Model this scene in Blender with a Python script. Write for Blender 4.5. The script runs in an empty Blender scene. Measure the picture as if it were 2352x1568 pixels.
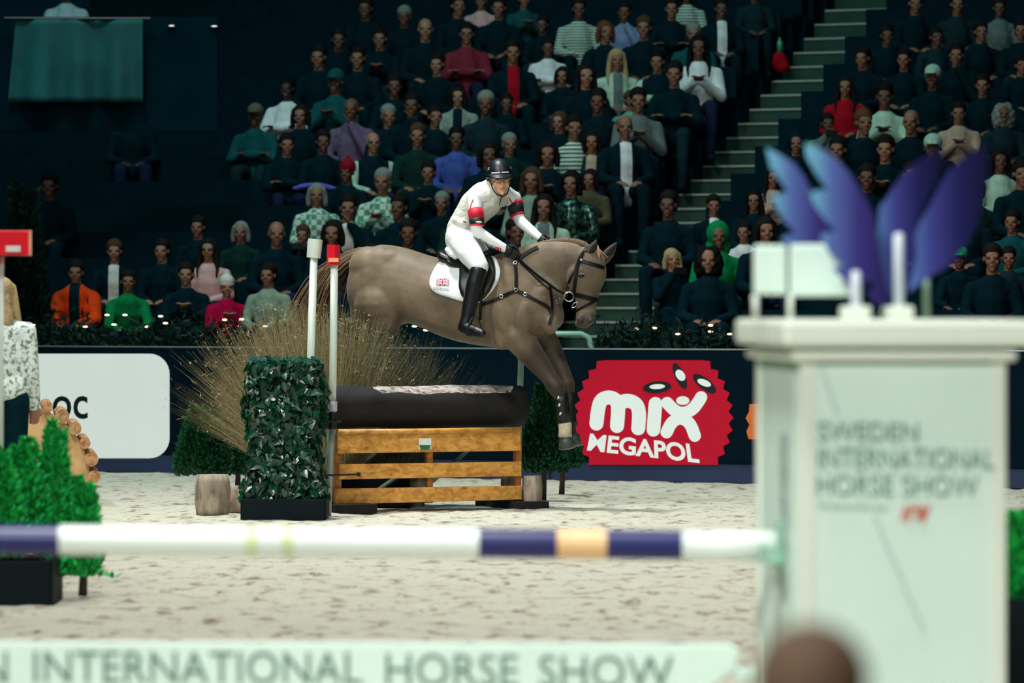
import bpy, bmesh, math, random
import numpy as np
from mathutils import Vector, Matrix, Quaternion, noise
from mathutils.bvhtree import BVHTree

random.seed(7)
rng = np.random.default_rng(7)
scene = bpy.context.scene
COL = scene.collection
R = math.radians

# ------------------------------------------------------------------ camera, world, lights, exposure
F, CX, HY, CH = 10000.0, 1176.0, 693.0, 1.6      # focal length in pixels, principal column, horizon row, eye height
cam_d = bpy.data.cameras.new('camera')
cam_d.sensor_width = 36.0
cam_d.lens = F * 36.0 / 2352.0
cam_d.shift_y = -(784.0 - HY) / 2352.0
cam_d.clip_start, cam_d.clip_end = 0.5, 300
cam_d.dof.use_dof = True
cam_d.dof.focus_distance = 33.6
cam_d.dof.aperture_fstop = 2.5
cam = bpy.data.objects.new('camera', cam_d)
COL.objects.link(cam)
cam.location = (0, 0, CH)
cam.rotation_euler = (R(90), 0, 0)
scene.camera = cam

scene.view_settings.view_transform = 'Standard'
scene.view_settings.look = 'None'
scene.view_settings.exposure = 0.0
scene.view_settings.gamma = 1.0
scene.view_settings.use_curve_mapping = False
scene.cycles.use_denoising = True
scene.cycles.max_bounces = 6

world = bpy.data.worlds.new('arena_dark')
scene.world = world
world.use_nodes = True
wb = world.node_tree.nodes['Background']
wb.inputs[0].default_value = (0.0006, 0.0056, 0.0088, 1)
wb.inputs[1].default_value = 1.0

def lamp(name, loc, target, power, size, color=(0.955, 1.0, 0.97), spread=180):
    d = bpy.data.lights.new(name, 'AREA')
    d.shape = 'DISK'; d.size = size; d.energy = power; d.color = color; d.spread = R(spread)
    o = bpy.data.objects.new(name, d); COL.objects.link(o)
    o.location = loc
    o.rotation_euler = (Vector(target) - Vector(loc)).to_track_quat('-Z', 'Y').to_euler()
    return o
# the arena's overhead rig: shaded flood lamps high above the sand, spilling a little onto the stands, plus added teal fills
lamp('rig_lamp_key', (-7, 22, 15), (-.6, 33, .8), 300, 1.4, spread=75)
lamp('rig_lamp_fill', (7, 20, 14), (1, 33, .8), 50, 2.0, spread=75)
lamp('rig_lamp_top', (-3, 34, 16), (-.6, 32.5, 0), 560, 1.8, spread=85)
lamp('rig_lamp_top', (4, 25, 16), (1, 23, 0), 330, 2.2, spread=95)
lamp('rig_lamp_near', (-2, 12, 14), (0, 16, 0), 640, 2.2, spread=100)
lamp('rig_lamp_rear', (-6, -4, 12), (.6, 14, .6), 350, 2.5, spread=60)
lamp('rig_lamp_stand', (-1, 40.5, 13.5), (.8, 46, 2.5), 70, 1.6, (1.0, .95, .86), spread=110)
lamp('rig_lamp_stand', (-5, 39.5, 13.5), (-3.6, 46, 3.0), 62, 1.6, (1.0, .95, .86), spread=100)
lamp('added_teal_fill', (-7, 41, 15), (-6.5, 46, 2.0), 290, 7.0, (.12, .88, 1.0), spread=140)  # added teal fill that lifts the dark stands, not a lamp of the arena
lamp('added_teal_fill', (5, 41, 15), (4, 46, 1.5), 115, 7.0, (.12, .88, 1.0), spread=140)  # second added teal fill, over the right of the stands
# ------------------------------------------------------------------ helpers
def P(px, py, Y):
    return Vector(((px - CX) * Y / F, Y, CH - (py - HY) * Y / F))
def GY(py):
    return CH * F / (py - HY)
def lin(c):
    c = c / 255.0
    return c / 12.92 if c <= 0.04045 else ((c + 0.055) / 1.055) ** 2.4
def rgb(r, g, b):
    return (lin(r), lin(g), lin(b), 1.0)

MATS = {}
def M(name, col, rough=0.6, var=0.12, scale=12.0, bump=0.0, metal=0.0, emit=0.0, spec=0.5, bscale=None, trans=0.0, sheen=0.0, coat=0.0):
    """Principled material: two tones of one colour mixed by noise, optional fine relief"""
    if name in MATS: return MATS[name]
    m = bpy.data.materials.new(name); m.use_nodes = True
    nt = m.node_tree; b = nt.nodes['Principled BSDF']
    c = rgb(*col)
    tc = nt.nodes.new('ShaderNodeTexCoord')
    nz = nt.nodes.new('ShaderNodeTexNoise'); nz.inputs['Scale'].default_value = scale; nz.inputs['Detail'].default_value = 4
    nt.links.new(tc.outputs['Object'], nz.inputs['Vector'])
    rp = nt.nodes.new('ShaderNodeValToRGB')
    rp.color_ramp.elements[0].position = 0.3; rp.color_ramp.elements[1].position = 0.7
    rp.color_ramp.elements[0].color = (c[0]*(1-var), c[1]*(1-var), c[2]*(1-var), 1)
    rp.color_ramp.elements[1].color = (min(1, c[0]*(1+var)), min(1, c[1]*(1+var)), min(1, c[2]*(1+var)), 1)
    nt.links.new(nz.outputs['Fac'], rp.inputs['Fac'])
    if emit: b.inputs['Base Color'].default_value = (.01, .01, .01, 1)
    else: nt.links.new(rp.outputs['Color'], b.inputs['Base Color'])
    b.inputs['Roughness'].default_value = rough
    b.inputs['Metallic'].default_value = metal
    b.inputs['Specular IOR Level'].default_value = spec
    if sheen: b.inputs['Sheen Weight'].default_value = sheen
    if coat: b.inputs['Coat Weight'].default_value = coat
    if emit:
        b.inputs['Specular IOR Level'].default_value = 0.1
        nt.links.new(rp.outputs['Color'], b.inputs['Emission Color'])
        b.inputs['Emission Strength'].default_value = emit
    if bump:
        n2 = nt.nodes.new('ShaderNodeTexNoise'); n2.inputs['Scale'].default_value = bscale or scale*4; n2.inputs['Detail'].default_value = 5
        nt.links.new(tc.outputs['Object'], n2.inputs['Vector'])
        bp = nt.nodes.new('ShaderNodeBump'); bp.inputs['Strength'].default_value = bump; bp.inputs['Distance'].default_value = 0.02
        nt.links.new(n2.outputs['Fac'], bp.inputs['Height']); nt.links.new(bp.outputs['Normal'], b.inputs['Normal'])
    MATS[name] = m
    return m

class MB:
    """collects shapes, then links them as one mesh object"""
    def __init__(s): s.v = []; s.f = []; s.m = []
    def add(s, vs, fs, mi=0):
        o = len(s.v); s.v += [tuple(p) for p in vs]
        for f in fs: s.f.append(tuple(i + o for i in f)); s.m.append(mi)
    def box(s, c, size, rz=0, mi=0, rot=None):
        c = Vector(c); hx, hy, hz = size[0]/2, size[1]/2, size[2]/2
        q = rot if rot is not None else Matrix.Rotation(rz, 3, 'Z')
        vs = [c + q @ Vector((x*hx, y*hy, z*hz)) for x in (-1, 1) for y in (-1, 1) for z in (-1, 1)]
        s.add(vs, [(0,1,3,2),(4,6,7,5),(0,4,5,1),(2,3,7,6),(0,2,6,4),(1,5,7,3)], mi)
    def hexa(s, p8, mi=0):
        s.add(p8, [(0,1,2,3),(4,7,6,5),(0,4,5,1),(1,5,6,2),(2,6,7,3),(3,7,4,0)], mi)
    def loft(s, rings, mi=0, cap=True, closed=True):
        n = len(rings[0]); o = len(s.v)
        for r in rings: s.v += [tuple(p) for p in r]
        for i in range(len(rings)-1):
            for j in range(n if closed else n-1):
                k = (j+1) % n
                s.f.append((o+i*n+j, o+i*n+k, o+(i+1)*n+k, o+(i+1)*n+j)); s.m.append(mi)
        if cap and closed:
            s.f.append(tuple(o+j for j in range(n-1, -1, -1))); s.m.append(mi)
            l = o+(len(rings)-1)*n
            s.f.append(tuple(l+j for j in range(n))); s.m.append(mi)
    def tube(s, pts, r, n=8, mi=0, flat=1.0, up=None):
        pts = [Vector(p) for p in pts]
        rr = r if isinstance(r, (list, tuple)) else [r]*len(pts)
        rings = []; prev = None
        for i, p in enumerate(pts):
            t = (pts[min(i+1, len(pts)-1)] - pts[max(i-1, 0)]).normalized()
            if prev is None:
                a = Vector(up) if up else (Vector((0,0,1)) if abs(t.z) < .9 else Vector((1,0,0)))
                u = (a - t*a.dot(t)).normalized()
            else:
                u = (prev - t*prev.dot(t)).normalized()
            prev = u; w = t.cross(u)
            rings.append([p + u*rr[i]*math.cos(2*math.pi*k/n) + w*rr[i]*flat*math.sin(2*math.pi*k/n) for k in range(n)])
        s.loft(rings, mi)
    def ell(s, c, rad, rot=None, nu=16, nv=10, mi=0):
        c = Vector(c); rings = []
        q = rot if rot is not None else Matrix.Identity(3)
        for i in range(nv+1):
            a = math.pi*(i/nv); ss = max(math.sin(a), 0.02); cc = math.cos(a)
            rings.append([c + q @ Vector((rad[0]*ss*math.cos(2*math.pi*k/nu), rad[1]*ss*math.sin(2*math.pi*k/nu), rad[2]*cc)) for k in range(nu)])
        s.loft(rings[::-1], mi)
    def chain(s, nodes, n=12, mi=0):
        """nodes (x,y,z,r): balls joined by tapering tubes"""
        for x, y, z, r in nodes: s.ell((x, y, z), (r, r, r), nu=n, nv=8, mi=mi)
        for a, b in zip(nodes, nodes[1:]):
            s.tube([a[:3], b[:3]], [a[3], b[3]], n, mi)
    def prism(s, poly, depth, mi=0):
        """poly: list of Vectors (planar), extruded by the vector depth"""
        n = len(poly); d = Vector(depth)
        vs = [Vector(p) for p in poly] + [Vector(p)+d for p in poly]
        s.add(vs, [tuple(range(n)), tuple(range(2*n-1, n-1, -1))] + [(i, i+n, (i+1)%n+n, (i+1)%n) for i in range(n)], mi)
    def mesh(s, name):
        me = bpy.data.meshes.new(name); me.from_pydata(s.v, [], s.f)
        me.polygons.foreach_set('material_index', s.m)
        bm = bmesh.new(); bm.from_mesh(me); bmesh.ops.recalc_face_normals(bm, faces=bm.faces); bm.to_mesh(me); bm.free()
        me.update(); return me

def wm(o):
    return Matrix.LocRotScale(o.location, o.rotation_euler, o.scale)
def add_obj(name, me, mats, parent=None, smooth=False, local=False):
    o = bpy.data.objects.new(name, me); COL.objects.link(o)
    for m in (mats if isinstance(mats, (list, tuple)) else [mats]): me.materials.append(m)
    if smooth: me.polygons.foreach_set('use_smooth', [True]*len(me.polygons))
    if parent is not None:
        o.parent = parent
        if not local and parent.type == 'EMPTY': o.matrix_parent_inverse = wm(parent).inverted()
    return o
def obj(name, mb, mats, parent=None, smooth=False, local=False, bevel=0.0):
    o = add_obj(name, mb.mesh(name), mats, parent, smooth, local)
    if bevel:
        b = o.modifiers.new('bevel', 'BEVEL'); b.width = bevel; b.segments = 2; b.limit_method = 'ANGLE'
    return o
def tag(o, label=None, cat=None, group=None, kind=None):
    if label: o['label'] = label
    if cat: o['category'] = cat
    if group: o['group'] = group
    if kind: o['kind'] = kind
    return o
def thing(name, label, cat, loc=(0,0,0), rz=0.0, group=None, scale=1.0):
    o = bpy.data.objects.new(name, None); COL.objects.link(o)
    o.empty_display_size = 0.1
    o.location = loc; o.rotation_euler = (0, 0, rz); o.scale = (scale,)*3
    return tag(o, label, cat, group)
def struct(name, mb, mats, **k):
    return tag(obj(name, mb, mats, **k), kind='structure')

def remesh(mb, voxel, smooth=5, factor=0.5, name='skin'):
    """one continuous surface grown over all the overlapping shapes"""
    me = mb.mesh(name); o = bpy.data.objects.new('tmp', me); COL.objects.link(o)
    r = o.modifiers.new('r', 'REMESH'); r.mode = 'VOXEL'; r.voxel_size = voxel; r.use_smooth_shade = True
    if smooth:
        s = o.modifiers.new('s', 'SMOOTH'); s.factor = factor; s.iterations = smooth
    dg = bpy.context.evaluated_depsgraph_get()
    out = bpy.data.meshes.new_from_object(o.evaluated_get(dg), depsgraph=dg)
    out.name = name; out.materials.clear()
    bpy.data.objects.remove(o); bpy.data.meshes.remove(me)
    out.polygons.foreach_set('use_smooth', [True]*len(out.polygons))
    out.polygons.foreach_set('material_index', [0]*len(out.polygons))
    return out
def bvh_of(me, mw=None):
    vs = [v.co if mw is None else mw @ v.co for v in me.vertices]
    return BVHTree.FromPolygons(vs, [tuple(p.vertices) for p in me.polygons])
CAM = Vector((0, 0, CH))
def hit(bvh, px, py):
    d = (P(px, py, 1.0) - CAM).normalized()
    loc, nor, _, _ = bvh.ray_cast(CAM, d)
    if loc is None: return None
    if nor.dot(d) > 0: nor = -nor
    return loc, nor

_text = {}
def text_mesh(body, shear=0.0, weight=0.0):
    """outline of lettering in the built-in sans face as flat triangles, fitted to the unit square"""
    k = (body, shear, weight)
    if k not in _text:
        cu = bpy.data.curves.new('t', 'FONT'); cu.body = body; cu.shear = shear; cu.offset = weight; cu.resolution_u = 4
        o = bpy.data.objects.new('t', cu); COL.objects.link(o)
        dg = bpy.context.evaluated_depsgraph_get()
        me = bpy.data.meshes.new_from_object(o.evaluated_get(dg), depsgraph=dg)
        vs = np.array([v.co[:2] for v in me.vertices]); fs = [tuple(p.vertices) for p in me.polygons]
        lo, hi = vs.min(0), vs.max(0)
        _text[k] = ((vs-lo)/(hi-lo), fs)
        bpy.data.objects.remove(o); bpy.data.curves.remove(cu); bpy.data.meshes.remove(me)
    return _text[k]
def lettering(name, body, quad, to3d, m, parent, shear=0.0, weight=0.0):
    """quad = pixel corners tl, tr, br, bl; to3d maps a pixel to the surface"""
    uv, fs = text_mesh(body, shear, weight)
    tl, tr, br, bl = [np.array(q, float) for q in quad]
    mb = MB()
    vs = [to3d(*((bl*(1-u)+br*u)*(1-v) + (tl*(1-u)+tr*u)*v)) for u, v in uv]
    mb.add(vs, fs)
    return obj(name, mb, m, parent)
def poly2(mb, pts, to3d, mi=0):
    mb.add([to3d(*p) for p in pts], [tuple(range(len(pts)))], mi)
def stroke2(mb, pts, w, to3d, mi=0, n=10):
    """thick rounded pen stroke through the pixel points"""
    pts = [np.array(p, float) for p in pts]
    # smooth
    for _ in range(2):
        q = [pts[0]]
        for a, b in zip(pts, pts[1:]): q += [a*.75+b*.25, a*.25+b*.75]
        pts = q + [pts[-1]]
    L, Rr = [], []
    for i, p in enumerate(pts):
        t = pts[min(i+1, len(pts)-1)]-pts[max(i-1, 0)]; t = t/np.linalg.norm(t); nn = np.array([-t[1], t[0]])
        L.append(p+nn*w/2); Rr.append(p-nn*w/2)
    vs = [to3d(*p) for p in L] + [to3d(*p) for p in Rr]; k = len(pts)
    mb.add(vs, [(i, i+1, k+i+1, k+i) for i in range(k-1)], mi)
    for c in (pts[0], pts[-1]):
        poly2(mb, [(c[0]+w/2*math.cos(a), c[1]+w/2*math.sin(a)) for a in np.linspace(0, 2*math.pi, 16, endpoint=False)], to3d, mi)
# ------------------------------------------------------------------ the setting: sand, hoarding line, stands, stairs
def sand_material():
    m = bpy.data.materials.new('arena_sand'); m.use_nodes = True
    nt = m.node_tree; b = nt.nodes['Principled BSDF']; b.inputs['Roughness'].default_value = 0.95
    b.inputs['Specular IOR Level'].default_value = 0.15
    tc = nt.nodes.new('ShaderNodeTexCoord')
    mp = nt.nodes.new('ShaderNodeMapping'); mp.inputs['Scale'].default_value = (1.0, 0.55, 1.0)
    nt.links.new(tc.outputs['Object'], mp.inputs['Vector'])
    n1 = nt.nodes.new('ShaderNodeTexNoise'); n1.inputs['Scale'].default_value = 7; n1.inputs['Detail'].default_value = 8; n1.inputs['Roughness'].default_value = 0.65
    n2 = nt.nodes.new('ShaderNodeTexNoise'); n2.inputs['Scale'].default_value = 60; n2.inputs['Detail'].default_value = 6
    nt.links.new(mp.outputs['Vector'], n1.inputs['Vector']); nt.links.new(tc.outputs['Object'], n2.inputs['Vector'])
    r1 = nt.nodes.new('ShaderNodeValToRGB'); e = r1.color_ramp.elements
    e[0].position = 0.33; e[0].color = rgb(122, 103, 82); e[1].position = 0.48; e[1].color = rgb(203, 198, 181)
    nt.links.new(n1.outputs['Fac'], r1.inputs['Fac'])
    mx = nt.nodes.new('ShaderNodeMix'); mx.data_type = 'RGBA'; mx.blend_type = 'MULTIPLY'; mx.inputs['Factor'].default_value = 0.35
    r2 = nt.nodes.new('ShaderNodeValToRGB'); r2.color_ramp.elements[0].position = 0.3; r2.color_ramp.elements[0].color = (0.55, 0.5, 0.42, 1); r2.color_ramp.elements[1].position = 0.6
    nt.links.new(n2.outputs['Fac'], r2.inputs['Fac'])
    nt.links.new(r1.outputs['Color'], mx.inputs['A']); nt.links.new(r2.outputs['Color'], mx.inputs['B'])
    nt.links.new(mx.outputs['Result'], b.inputs['Base Color'])
    bp = nt.nodes.new('ShaderNodeBump'); bp.inputs['Strength'].default_value = 0.6; bp.inputs['Distance'].default_value = 0.02
    nt.links.new(n2.outputs['Fac'], bp.inputs['Height']); nt.links.new(bp.outputs['Normal'], b.inputs['Normal'])
    return m

def sand():
    nx, ny = 260, 560
    xs = np.linspace(-5.6, 5.6, nx); ys = np.linspace(4.0, 46.0, ny)
    X, Y = np.meshgrid(xs, ys)
    Z = np.zeros_like(X)
    for i in range(ny):
        for j in range(nx):
            p = Vector((X[i, j]*2.2, Y[i, j]*1.6, 0))
            h = noise.noise(p) * .012 + noise.noise(p*3.1) * .010 + noise.noise(p*7.3)*.006
            k = noise.noise(p*1.7 + Vector((9, 3, 1)))
            if k > .25: h -= (k-.25)*.06          # hoof prints
            Z[i, j] = h
    vs = np.stack([X, Y, Z], -1).reshape(-1, 3)
    idx = np.arange(nx*ny).reshape(ny, nx)
    fs = np.stack([idx[:-1, :-1], idx[:-1, 1:], idx[1:, 1:], idx[1:, :-1]], -1).reshape(-1, 4)
    me = bpy.data.meshes.new('floor'); me.from_pydata(vs.tolist(), [], fs.tolist())
    o = add_obj('floor', me, sand_material(), smooth=True)
    tag(o, 'pale raked arena sand pocked with hoof prints', kind='structure')
sand()

# hoarding line: Y = 39.3 - tan(24) X ; stands share its turn
TA = R(24.0); UX, UY = math.cos(TA), -math.sin(TA); VX, VY = math.sin(TA), math.cos(TA)
U3, V3 = Vector((UX, UY, 0)), Vector((VX, VY, 0))
def ST(u, v, z):
    return Vector((u*UX + v*VX, 39.3 + u*UY + v*VY, z))
def BD(px, py, off=0.0):
    Y = 39.3/(1+math.tan(TA)*(px-CX)/F)
    return P(px, py, Y) - V3*off
def st_at(px, v):
    """u at which the sight line of column px crosses the row line v"""
    k = (px-CX)/F
    # X = kY ; X*VX + (Y-39.3)*VY = v
    Y = (v + 39.3*VY)/(k*VX + VY)
    X = k*Y
    return X*UX + (Y-39.3)*UY, Y

led_black = M('screen_off', (2, 22, 33), 0.6, 0.1, 3, spec=0.05)
led_red = M('screen_red', (184, 0, 38), 0.5, 0.03, 2, emit=0.9)
led_white = M('screen_white', (212, 226, 218), 0.5, 0.02, 2, emit=0.9)
led_logo = M('screen_logo_white', (226, 240, 230), 0.5, 0.02, 2, emit=0.95)
led_dark = M('screen_ink', (6, 20, 26), 0.5, 0.05, 4)
led_orange = M('screen_orange', (236, 120, 50), 0.5, 0.05, 4, emit=0.7)
kick_blue = M('kick_strip_navy', (30, 48, 84), 0.6, 0.15, 3)
alu = M('brushed_aluminium', (170, 186, 190), 0.35, 0.1, 40, metal=0.8)

def hoarding(x0, x1, label):
    a, b = BD(x0, 900), BD(x1, 900)
    a.z = b.z = 0
    t = thing('led_board', label, 'advertising board', (a+b)/2)
    L = (b-a).length
    def bar(name, z0, z1, d0, d1, m, bev=0.004, x=0.0):
        mb = MB(); c = (a+b)/2 + V3*((d0+d1)/2); c.z = (z0+z1)/2
        mb.box(c, (L-0.012-x, abs(d1-d0), z1-z0), -TA); return obj(name, mb, m, t, bevel=bev)
    bar('screen', .17, 1.171, .0, .10, led_black)
    bar('kick_strip', .0, .168, .012, .09, kick_blue)
    bar('top_rail', 1.172, 1.185, -.008, .11, alu)
    return t
BA = hoarding(-420, 600, 'dark LED board showing a white rounded panel, beside the round log jump')
BB = hoarding(600, 1262, 'unlit dark LED board straight behind the wooden slatted fence')
BC = hoarding(1262, 1992, 'LED board glowing with a red jagged radio station logo')
BDD = hoarding(1992, 2760, 'dark LED board mostly hidden behind the white foreground pillar')

def flat(off): return lambda x, y: BD(x, y, off)
# white rounded panel on the left screen
mb = MB(); rr = 46; pts = []
for cx, cy, a0 in ((344, 858, -90), (344, 1006, 0), (-150, 1006, 90), (-150, 858, 180)):
    for k in range(9):
        a = R(a0 + k*90/8); pts.append((cx+rr*math.cos(a), cy+rr*math.sin(a)))
poly2(mb, pts, flat(.006)); obj('white_panel', mb, led_white, BA)
lettering('panel_letters', 'oc', ((122, 909), (203, 909), (203, 962), (122, 962)), flat(.012), led_dark, BA, weight=0.012)

# red logo
cx, cy, rad = 1501.5, 959.0, 184.0
pts = []
N = 40
for i in range(N):
    a = 2*math.pi*i/N
    for rr_, aa in ((rad, a), (rad-11, a+math.pi/N)):
        pts.append((cx+rr_*math.cos(aa), cy+rr_*math.sin(aa)))
def clip(poly, y0, keep_above):
    out = []
    for (xa, ya), (xb, yb) in zip(poly, poly[1:]+poly[:1]):
        ina = ya >= y0 if keep_above else ya <= y0; inb = yb >= y0 if keep_above else yb <= y0
        if ina: out.append((xa, ya))
        if ina != inb:
            t = (y0-ya)/(yb-ya); out.append((xa+(xb-xa)*t, y0))
    return out
pts = clip(clip(pts, 827, True), 1067, False)
mb = MB(); c0 = BD(cx, 950, .006)
vs = [c0] + [BD(x, y, .006) for x, y in pts]; n = len(pts)
mb.add(vs, [(0, i+1, (i+1) % n + 1) for i in range(n)])
obj('red_badge', mb, led_red, BC)
def K(x, y): return (1280+x/4.356, 780+y/4.356)
def KS(name, strokes, w, off=.014, m=led_logo):
    mb = MB()
    for s in strokes: stroke2(mb, [K(*p) for p in s], w/4.356, flat(off))
    return obj(name, mb, m, BC)
KS('letter_m', [[(398, 838), (412, 700), (440, 600), (520, 570), (600, 600), (618, 690), (604, 862)], [(612, 700), (640, 620), (720, 606), (800, 640), (828, 730), (816, 885)]], 140)
KS('letter_i', [[(988, 640), (968, 900)]], 136)
KS('letter_x', [[(1105, 632), (1180, 712), (1265, 738), (1360, 700), (1425, 610), (1445, 575)], [(1100, 925), (1150, 820), (1240, 775), (1335, 830), (1382, 960)]], 122)
def ellipse(name, c, rx, ry, rot, off, m):
    mb = MB(); a = R(rot)
    poly2(mb, [K(c[0]+rx*math.cos(t)*math.cos(a)-ry*math.sin(t)*math.sin(a), c[1]+rx*math.cos(t)*math.sin(a)+ry*math.sin(t)*math.cos(a)) for t in np.linspace(0, 2*math.pi, 28, endpoint=False)], flat(off))
    return obj(name, mb, m, BC)
ellipse('logo_dot', (1262, 608), 66, 44, 0, .016, led_logo)
ellipse('logo_petal', (1005, 475), 142, 60, -5, .016, led_dark)
ellipse('logo_petal_centre', (1008, 468), 78, 25, -3, .020, led_logo)
ellipse('logo_petal', (1232, 362), 142, 50, 66, .016, led_dark)
ellipse('logo_petal_centre', (1240, 355), 62, 42, 55, .020, led_logo)
ellipse('logo_petal', (1478, 438), 142, 58, 38, .016, led_dark)
ellipse('logo_petal_centre', (1478, 430), 72, 32, 22, .020, led_logo)
lettering('logo_letters', 'MEGAPOL', (K(335, 935), K(1400, 1045), K(1432, 1235), K(302, 1108)), flat(.014), led_logo, BC, weight=0.03)
mb = MB(); poly2(mb, [(1722, 928), (1760, 925), (1760, 1010), (1720, 1008), (1715, 990), (1722, 975), (1713, 960), (1721, 945)], flat(.006)); obj('orange_badge', mb, led_orange, BC)

# ---------------- stands
tier_mat = M('stand_concrete_dark', (2, 40, 49), 0.95, 0.2, 4, spec=.03)
bench_mat = M('bench_plastic_black', (2, 36, 45), 0.8, 0.15, 6, spec=.04)
stair_mat = M('stair_green_concrete', (40, 74, 62), 0.9, 0.15, 3)
nose_mat = M('stair_nosing_pale', (168, 178, 160), 0.7, 0.1, 20)
wall_mat = M('wall_dark', (2, 36, 46), 0.95, 0.2, 2, spec=.03)
US = -0.72
def step_v(k): return 3.94 + .35*k
def step_z(k):
    Y = 39.3 + US*UY + step_v(k)*VY
    return CH + (HY - (738 - 32.6*k))*Y/F
ROW_T = 0.70
def row_v(r): return 2.4 + ROW_T*r
def row_z(r): return step_z((row_v(r)-.15-3.94)/.35) if r > 0 else step_z((row_v(0)-.15-3.94)/.35)
NROW = 17
def tiers(name, ua, u1, label):
    for r in range(NROW):
        u0 = max(ua, st_at(1500, row_v(r))[0]) if name == 'right' else ua
        v0, v1 = row_v(r)-.45, row_v(r)+ROW_T-.45
        z = row_z(r)
        mb = MB(); c = ST((u0+u1)/2, (v0+v1)/2, z/2 - .001*r)
        mb.box(c, (u1-u0, v1-v0 - .004, z), -TA)
        t = struct('seating_tier', mb, tier_mat)
        mb = MB()
        mb.box(ST((u0+u1)/2, v0+.52, z+.39), (u1-u0-.04, .30, .06), -TA)
        mb.box(ST((u0+u1)/2, v0+.66, z+.58), (u1-u0-.04, .04, .38), -TA)
        n = int((u1-u0)/1.5)
        for i in range(n+1):
            mb.box(ST(u0+.1+(u1-u0-.2)*i/n, v0+.55, z+.18), (.06, .2, .36), -TA)
        obj('bench', mb, bench_mat, t)
tiers('left', -11.0, -1.24, 'left')
tiers('right', -.26, 4.6, 'right')
# aisle stairs between the two blocks
mb = MB()
mb.box(ST(US, step_v(-9)+.1, .02), (.98, .5, .04), -TA)
stair = struct('staircase', mb, stair_mat)
for k in range(-9, 25):
    z = step_z(k)
    if z < .1: continue
    mb = MB(); ua, ub = US-.50, max(US+.46, st_at(1494, step_v(k))[0])
    mb.box(ST((ua+ub)/2, step_v(k)+.175, z/2-.002), (ub-ua, .348, z-.004), -TA)
    s = obj('step', mb, stair_mat, stair)
    mb = MB(); mb.box(ST((ua+ub)/2, step_v(k)+.012, z-.008), (ub-ua-.02, .05, .022), -TA)
    obj('nosing', mb, nose_mat, s)
mb = MB(); mb.box(ST(-3, 15.4, 4.6), (19, .2, 9.2), -TA); struct('wall_back', mb, wall_mat)
# ------------------------------------------------------------------ foreground show jump: pillar, pole, plank, wing ornaments
mint_white = M('painted_pale_mint', (214, 234, 222), 0.5, 0.03, 3)
cream_white = M('painted_cream_white', (222, 228, 214), 0.55, 0.03, 3)
shade_green = M('pillar_side_groove', (160, 200, 178), 0.6, 0.05, 3)
letter_green = M('letter_grey_green', (98, 140, 122), 0.6, 0.05, 6)
letter_dark = M('letter_dark_green', (84, 122, 106), 0.6, 0.05, 6)
letter_red = M('letter_red', (214, 96, 74), 0.6, 0.05, 6)
AP = R(5.0)
A2 = Vector((math.cos(AP), math.sin(AP), 0)); B2 = Vector((-math.sin(AP), math.cos(AP), 0))
C0 = Vector((.920, 13.9, 0)); PW, PD = .668, 1.0
def PL(a, b, z): return C0 + A2*a + B2*b + Vector((0, 0, z))
pill = thing('jump_pillar', 'tall white show jump pillar with moulded cap and printed show name', 'jump stand', PL(PW/2, PD/2, 0))
def pbox(name, a0, a1, b0, b1, z0, z1, m, parent=pill, bev=.006):
    mb = MB(); mb.box(PL((a0+a1)/2, (b0+b1)/2, (z0+z1)/2), (a1-a0, b1-b0, z1-z0), AP)
    return obj(name, mb, m, parent, bevel=bev)
pbox('body', .012, PW-.012, .012, PD-.012, .02, 1.405, shade_green)
for a, b in ((0, 0), (PW-.05, 0), (0, PD-.06), (PW-.05, PD-.06)):
    pbox('corner_post', a, a+.05, b, b+.06, 0, 1.41, cream_white)
pbox('front_panel', .046, PW-.046, .002, .02, .03, 1.40, mint_white, bev=0)
sp = pbox('side_panel', .004, .02, .13, PD-.13, .03, 1.38, mint_white, bev=0)
pbox('base_rail', -.02, PW+.02, -.02, PD+.02, 0, .03, cream_white)
pbox('moulding', -.03, PW+.03, -.03, PD+.03, 1.41, 1.444, cream_white, bev=.012)
pbox('neck', .0, PW, .0, PD, 1.443, 1.456, shade_green, bev=0)
pbox('cap', -.062, PW+.075, -.062, PD+.062, 1.456, 1.542, cream_white, bev=.016)
def front(off):
    def f(px, py):
        k = (px-CX)/F   # sight line meets the front plane
        s = (k*13.9-.920)/(A2.x-k*A2.y)
        Y = 13.9 + s*A2.y
        return P(px, py, Y) - B2*off
    return f
# the panel printing
for body, x0, x1, y0, y1 in (('SWEDEN', 1878, 2108, 968, 1012), ('INTERNATIONAL', 1878, 2284, 1028, 1076), ('HORSE SHOW', 1876, 2246, 1090, 1138), ('Presented by', 1880, 2036, 1156, 1172)):
    lettering('panel_lettering', body, ((x0, y0), (x1, y0+4), (x1, y1+2), (x0, y1)), front(.006), letter_green, pill)
lettering('panel_lettering', 'H&M', ((2072, 1160), (2136, 1160), (2128, 1198), (2066, 1198)), front(.006), letter_red, pill, shear=0.25, weight=0.05)
mb = MB()
for q in (((1879, 838), (1887, 838), (1924, 950), (1916, 950)), ((2000, 1180), (2010, 1180), (2126, 1450), (2118, 1450))):
    poly2(mb, q, front(.005))
obj('printed_line', mb, M('print_line_grey', (190, 210, 200), 0.6, 0.03), pill)
# side text runs up the panel
uv, fs = text_mesh('SWEDEN INTERNATIONAL HORSE SHOW')
mb = MB(); mb.add([PL(.0, .28+(1-v)*.16, .95-u*.0+(u-0.0)*.0 - (1-u)*.55 + .22) for u, v in uv], fs); obj('side_lettering', mb, letter_dark, pill)
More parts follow.
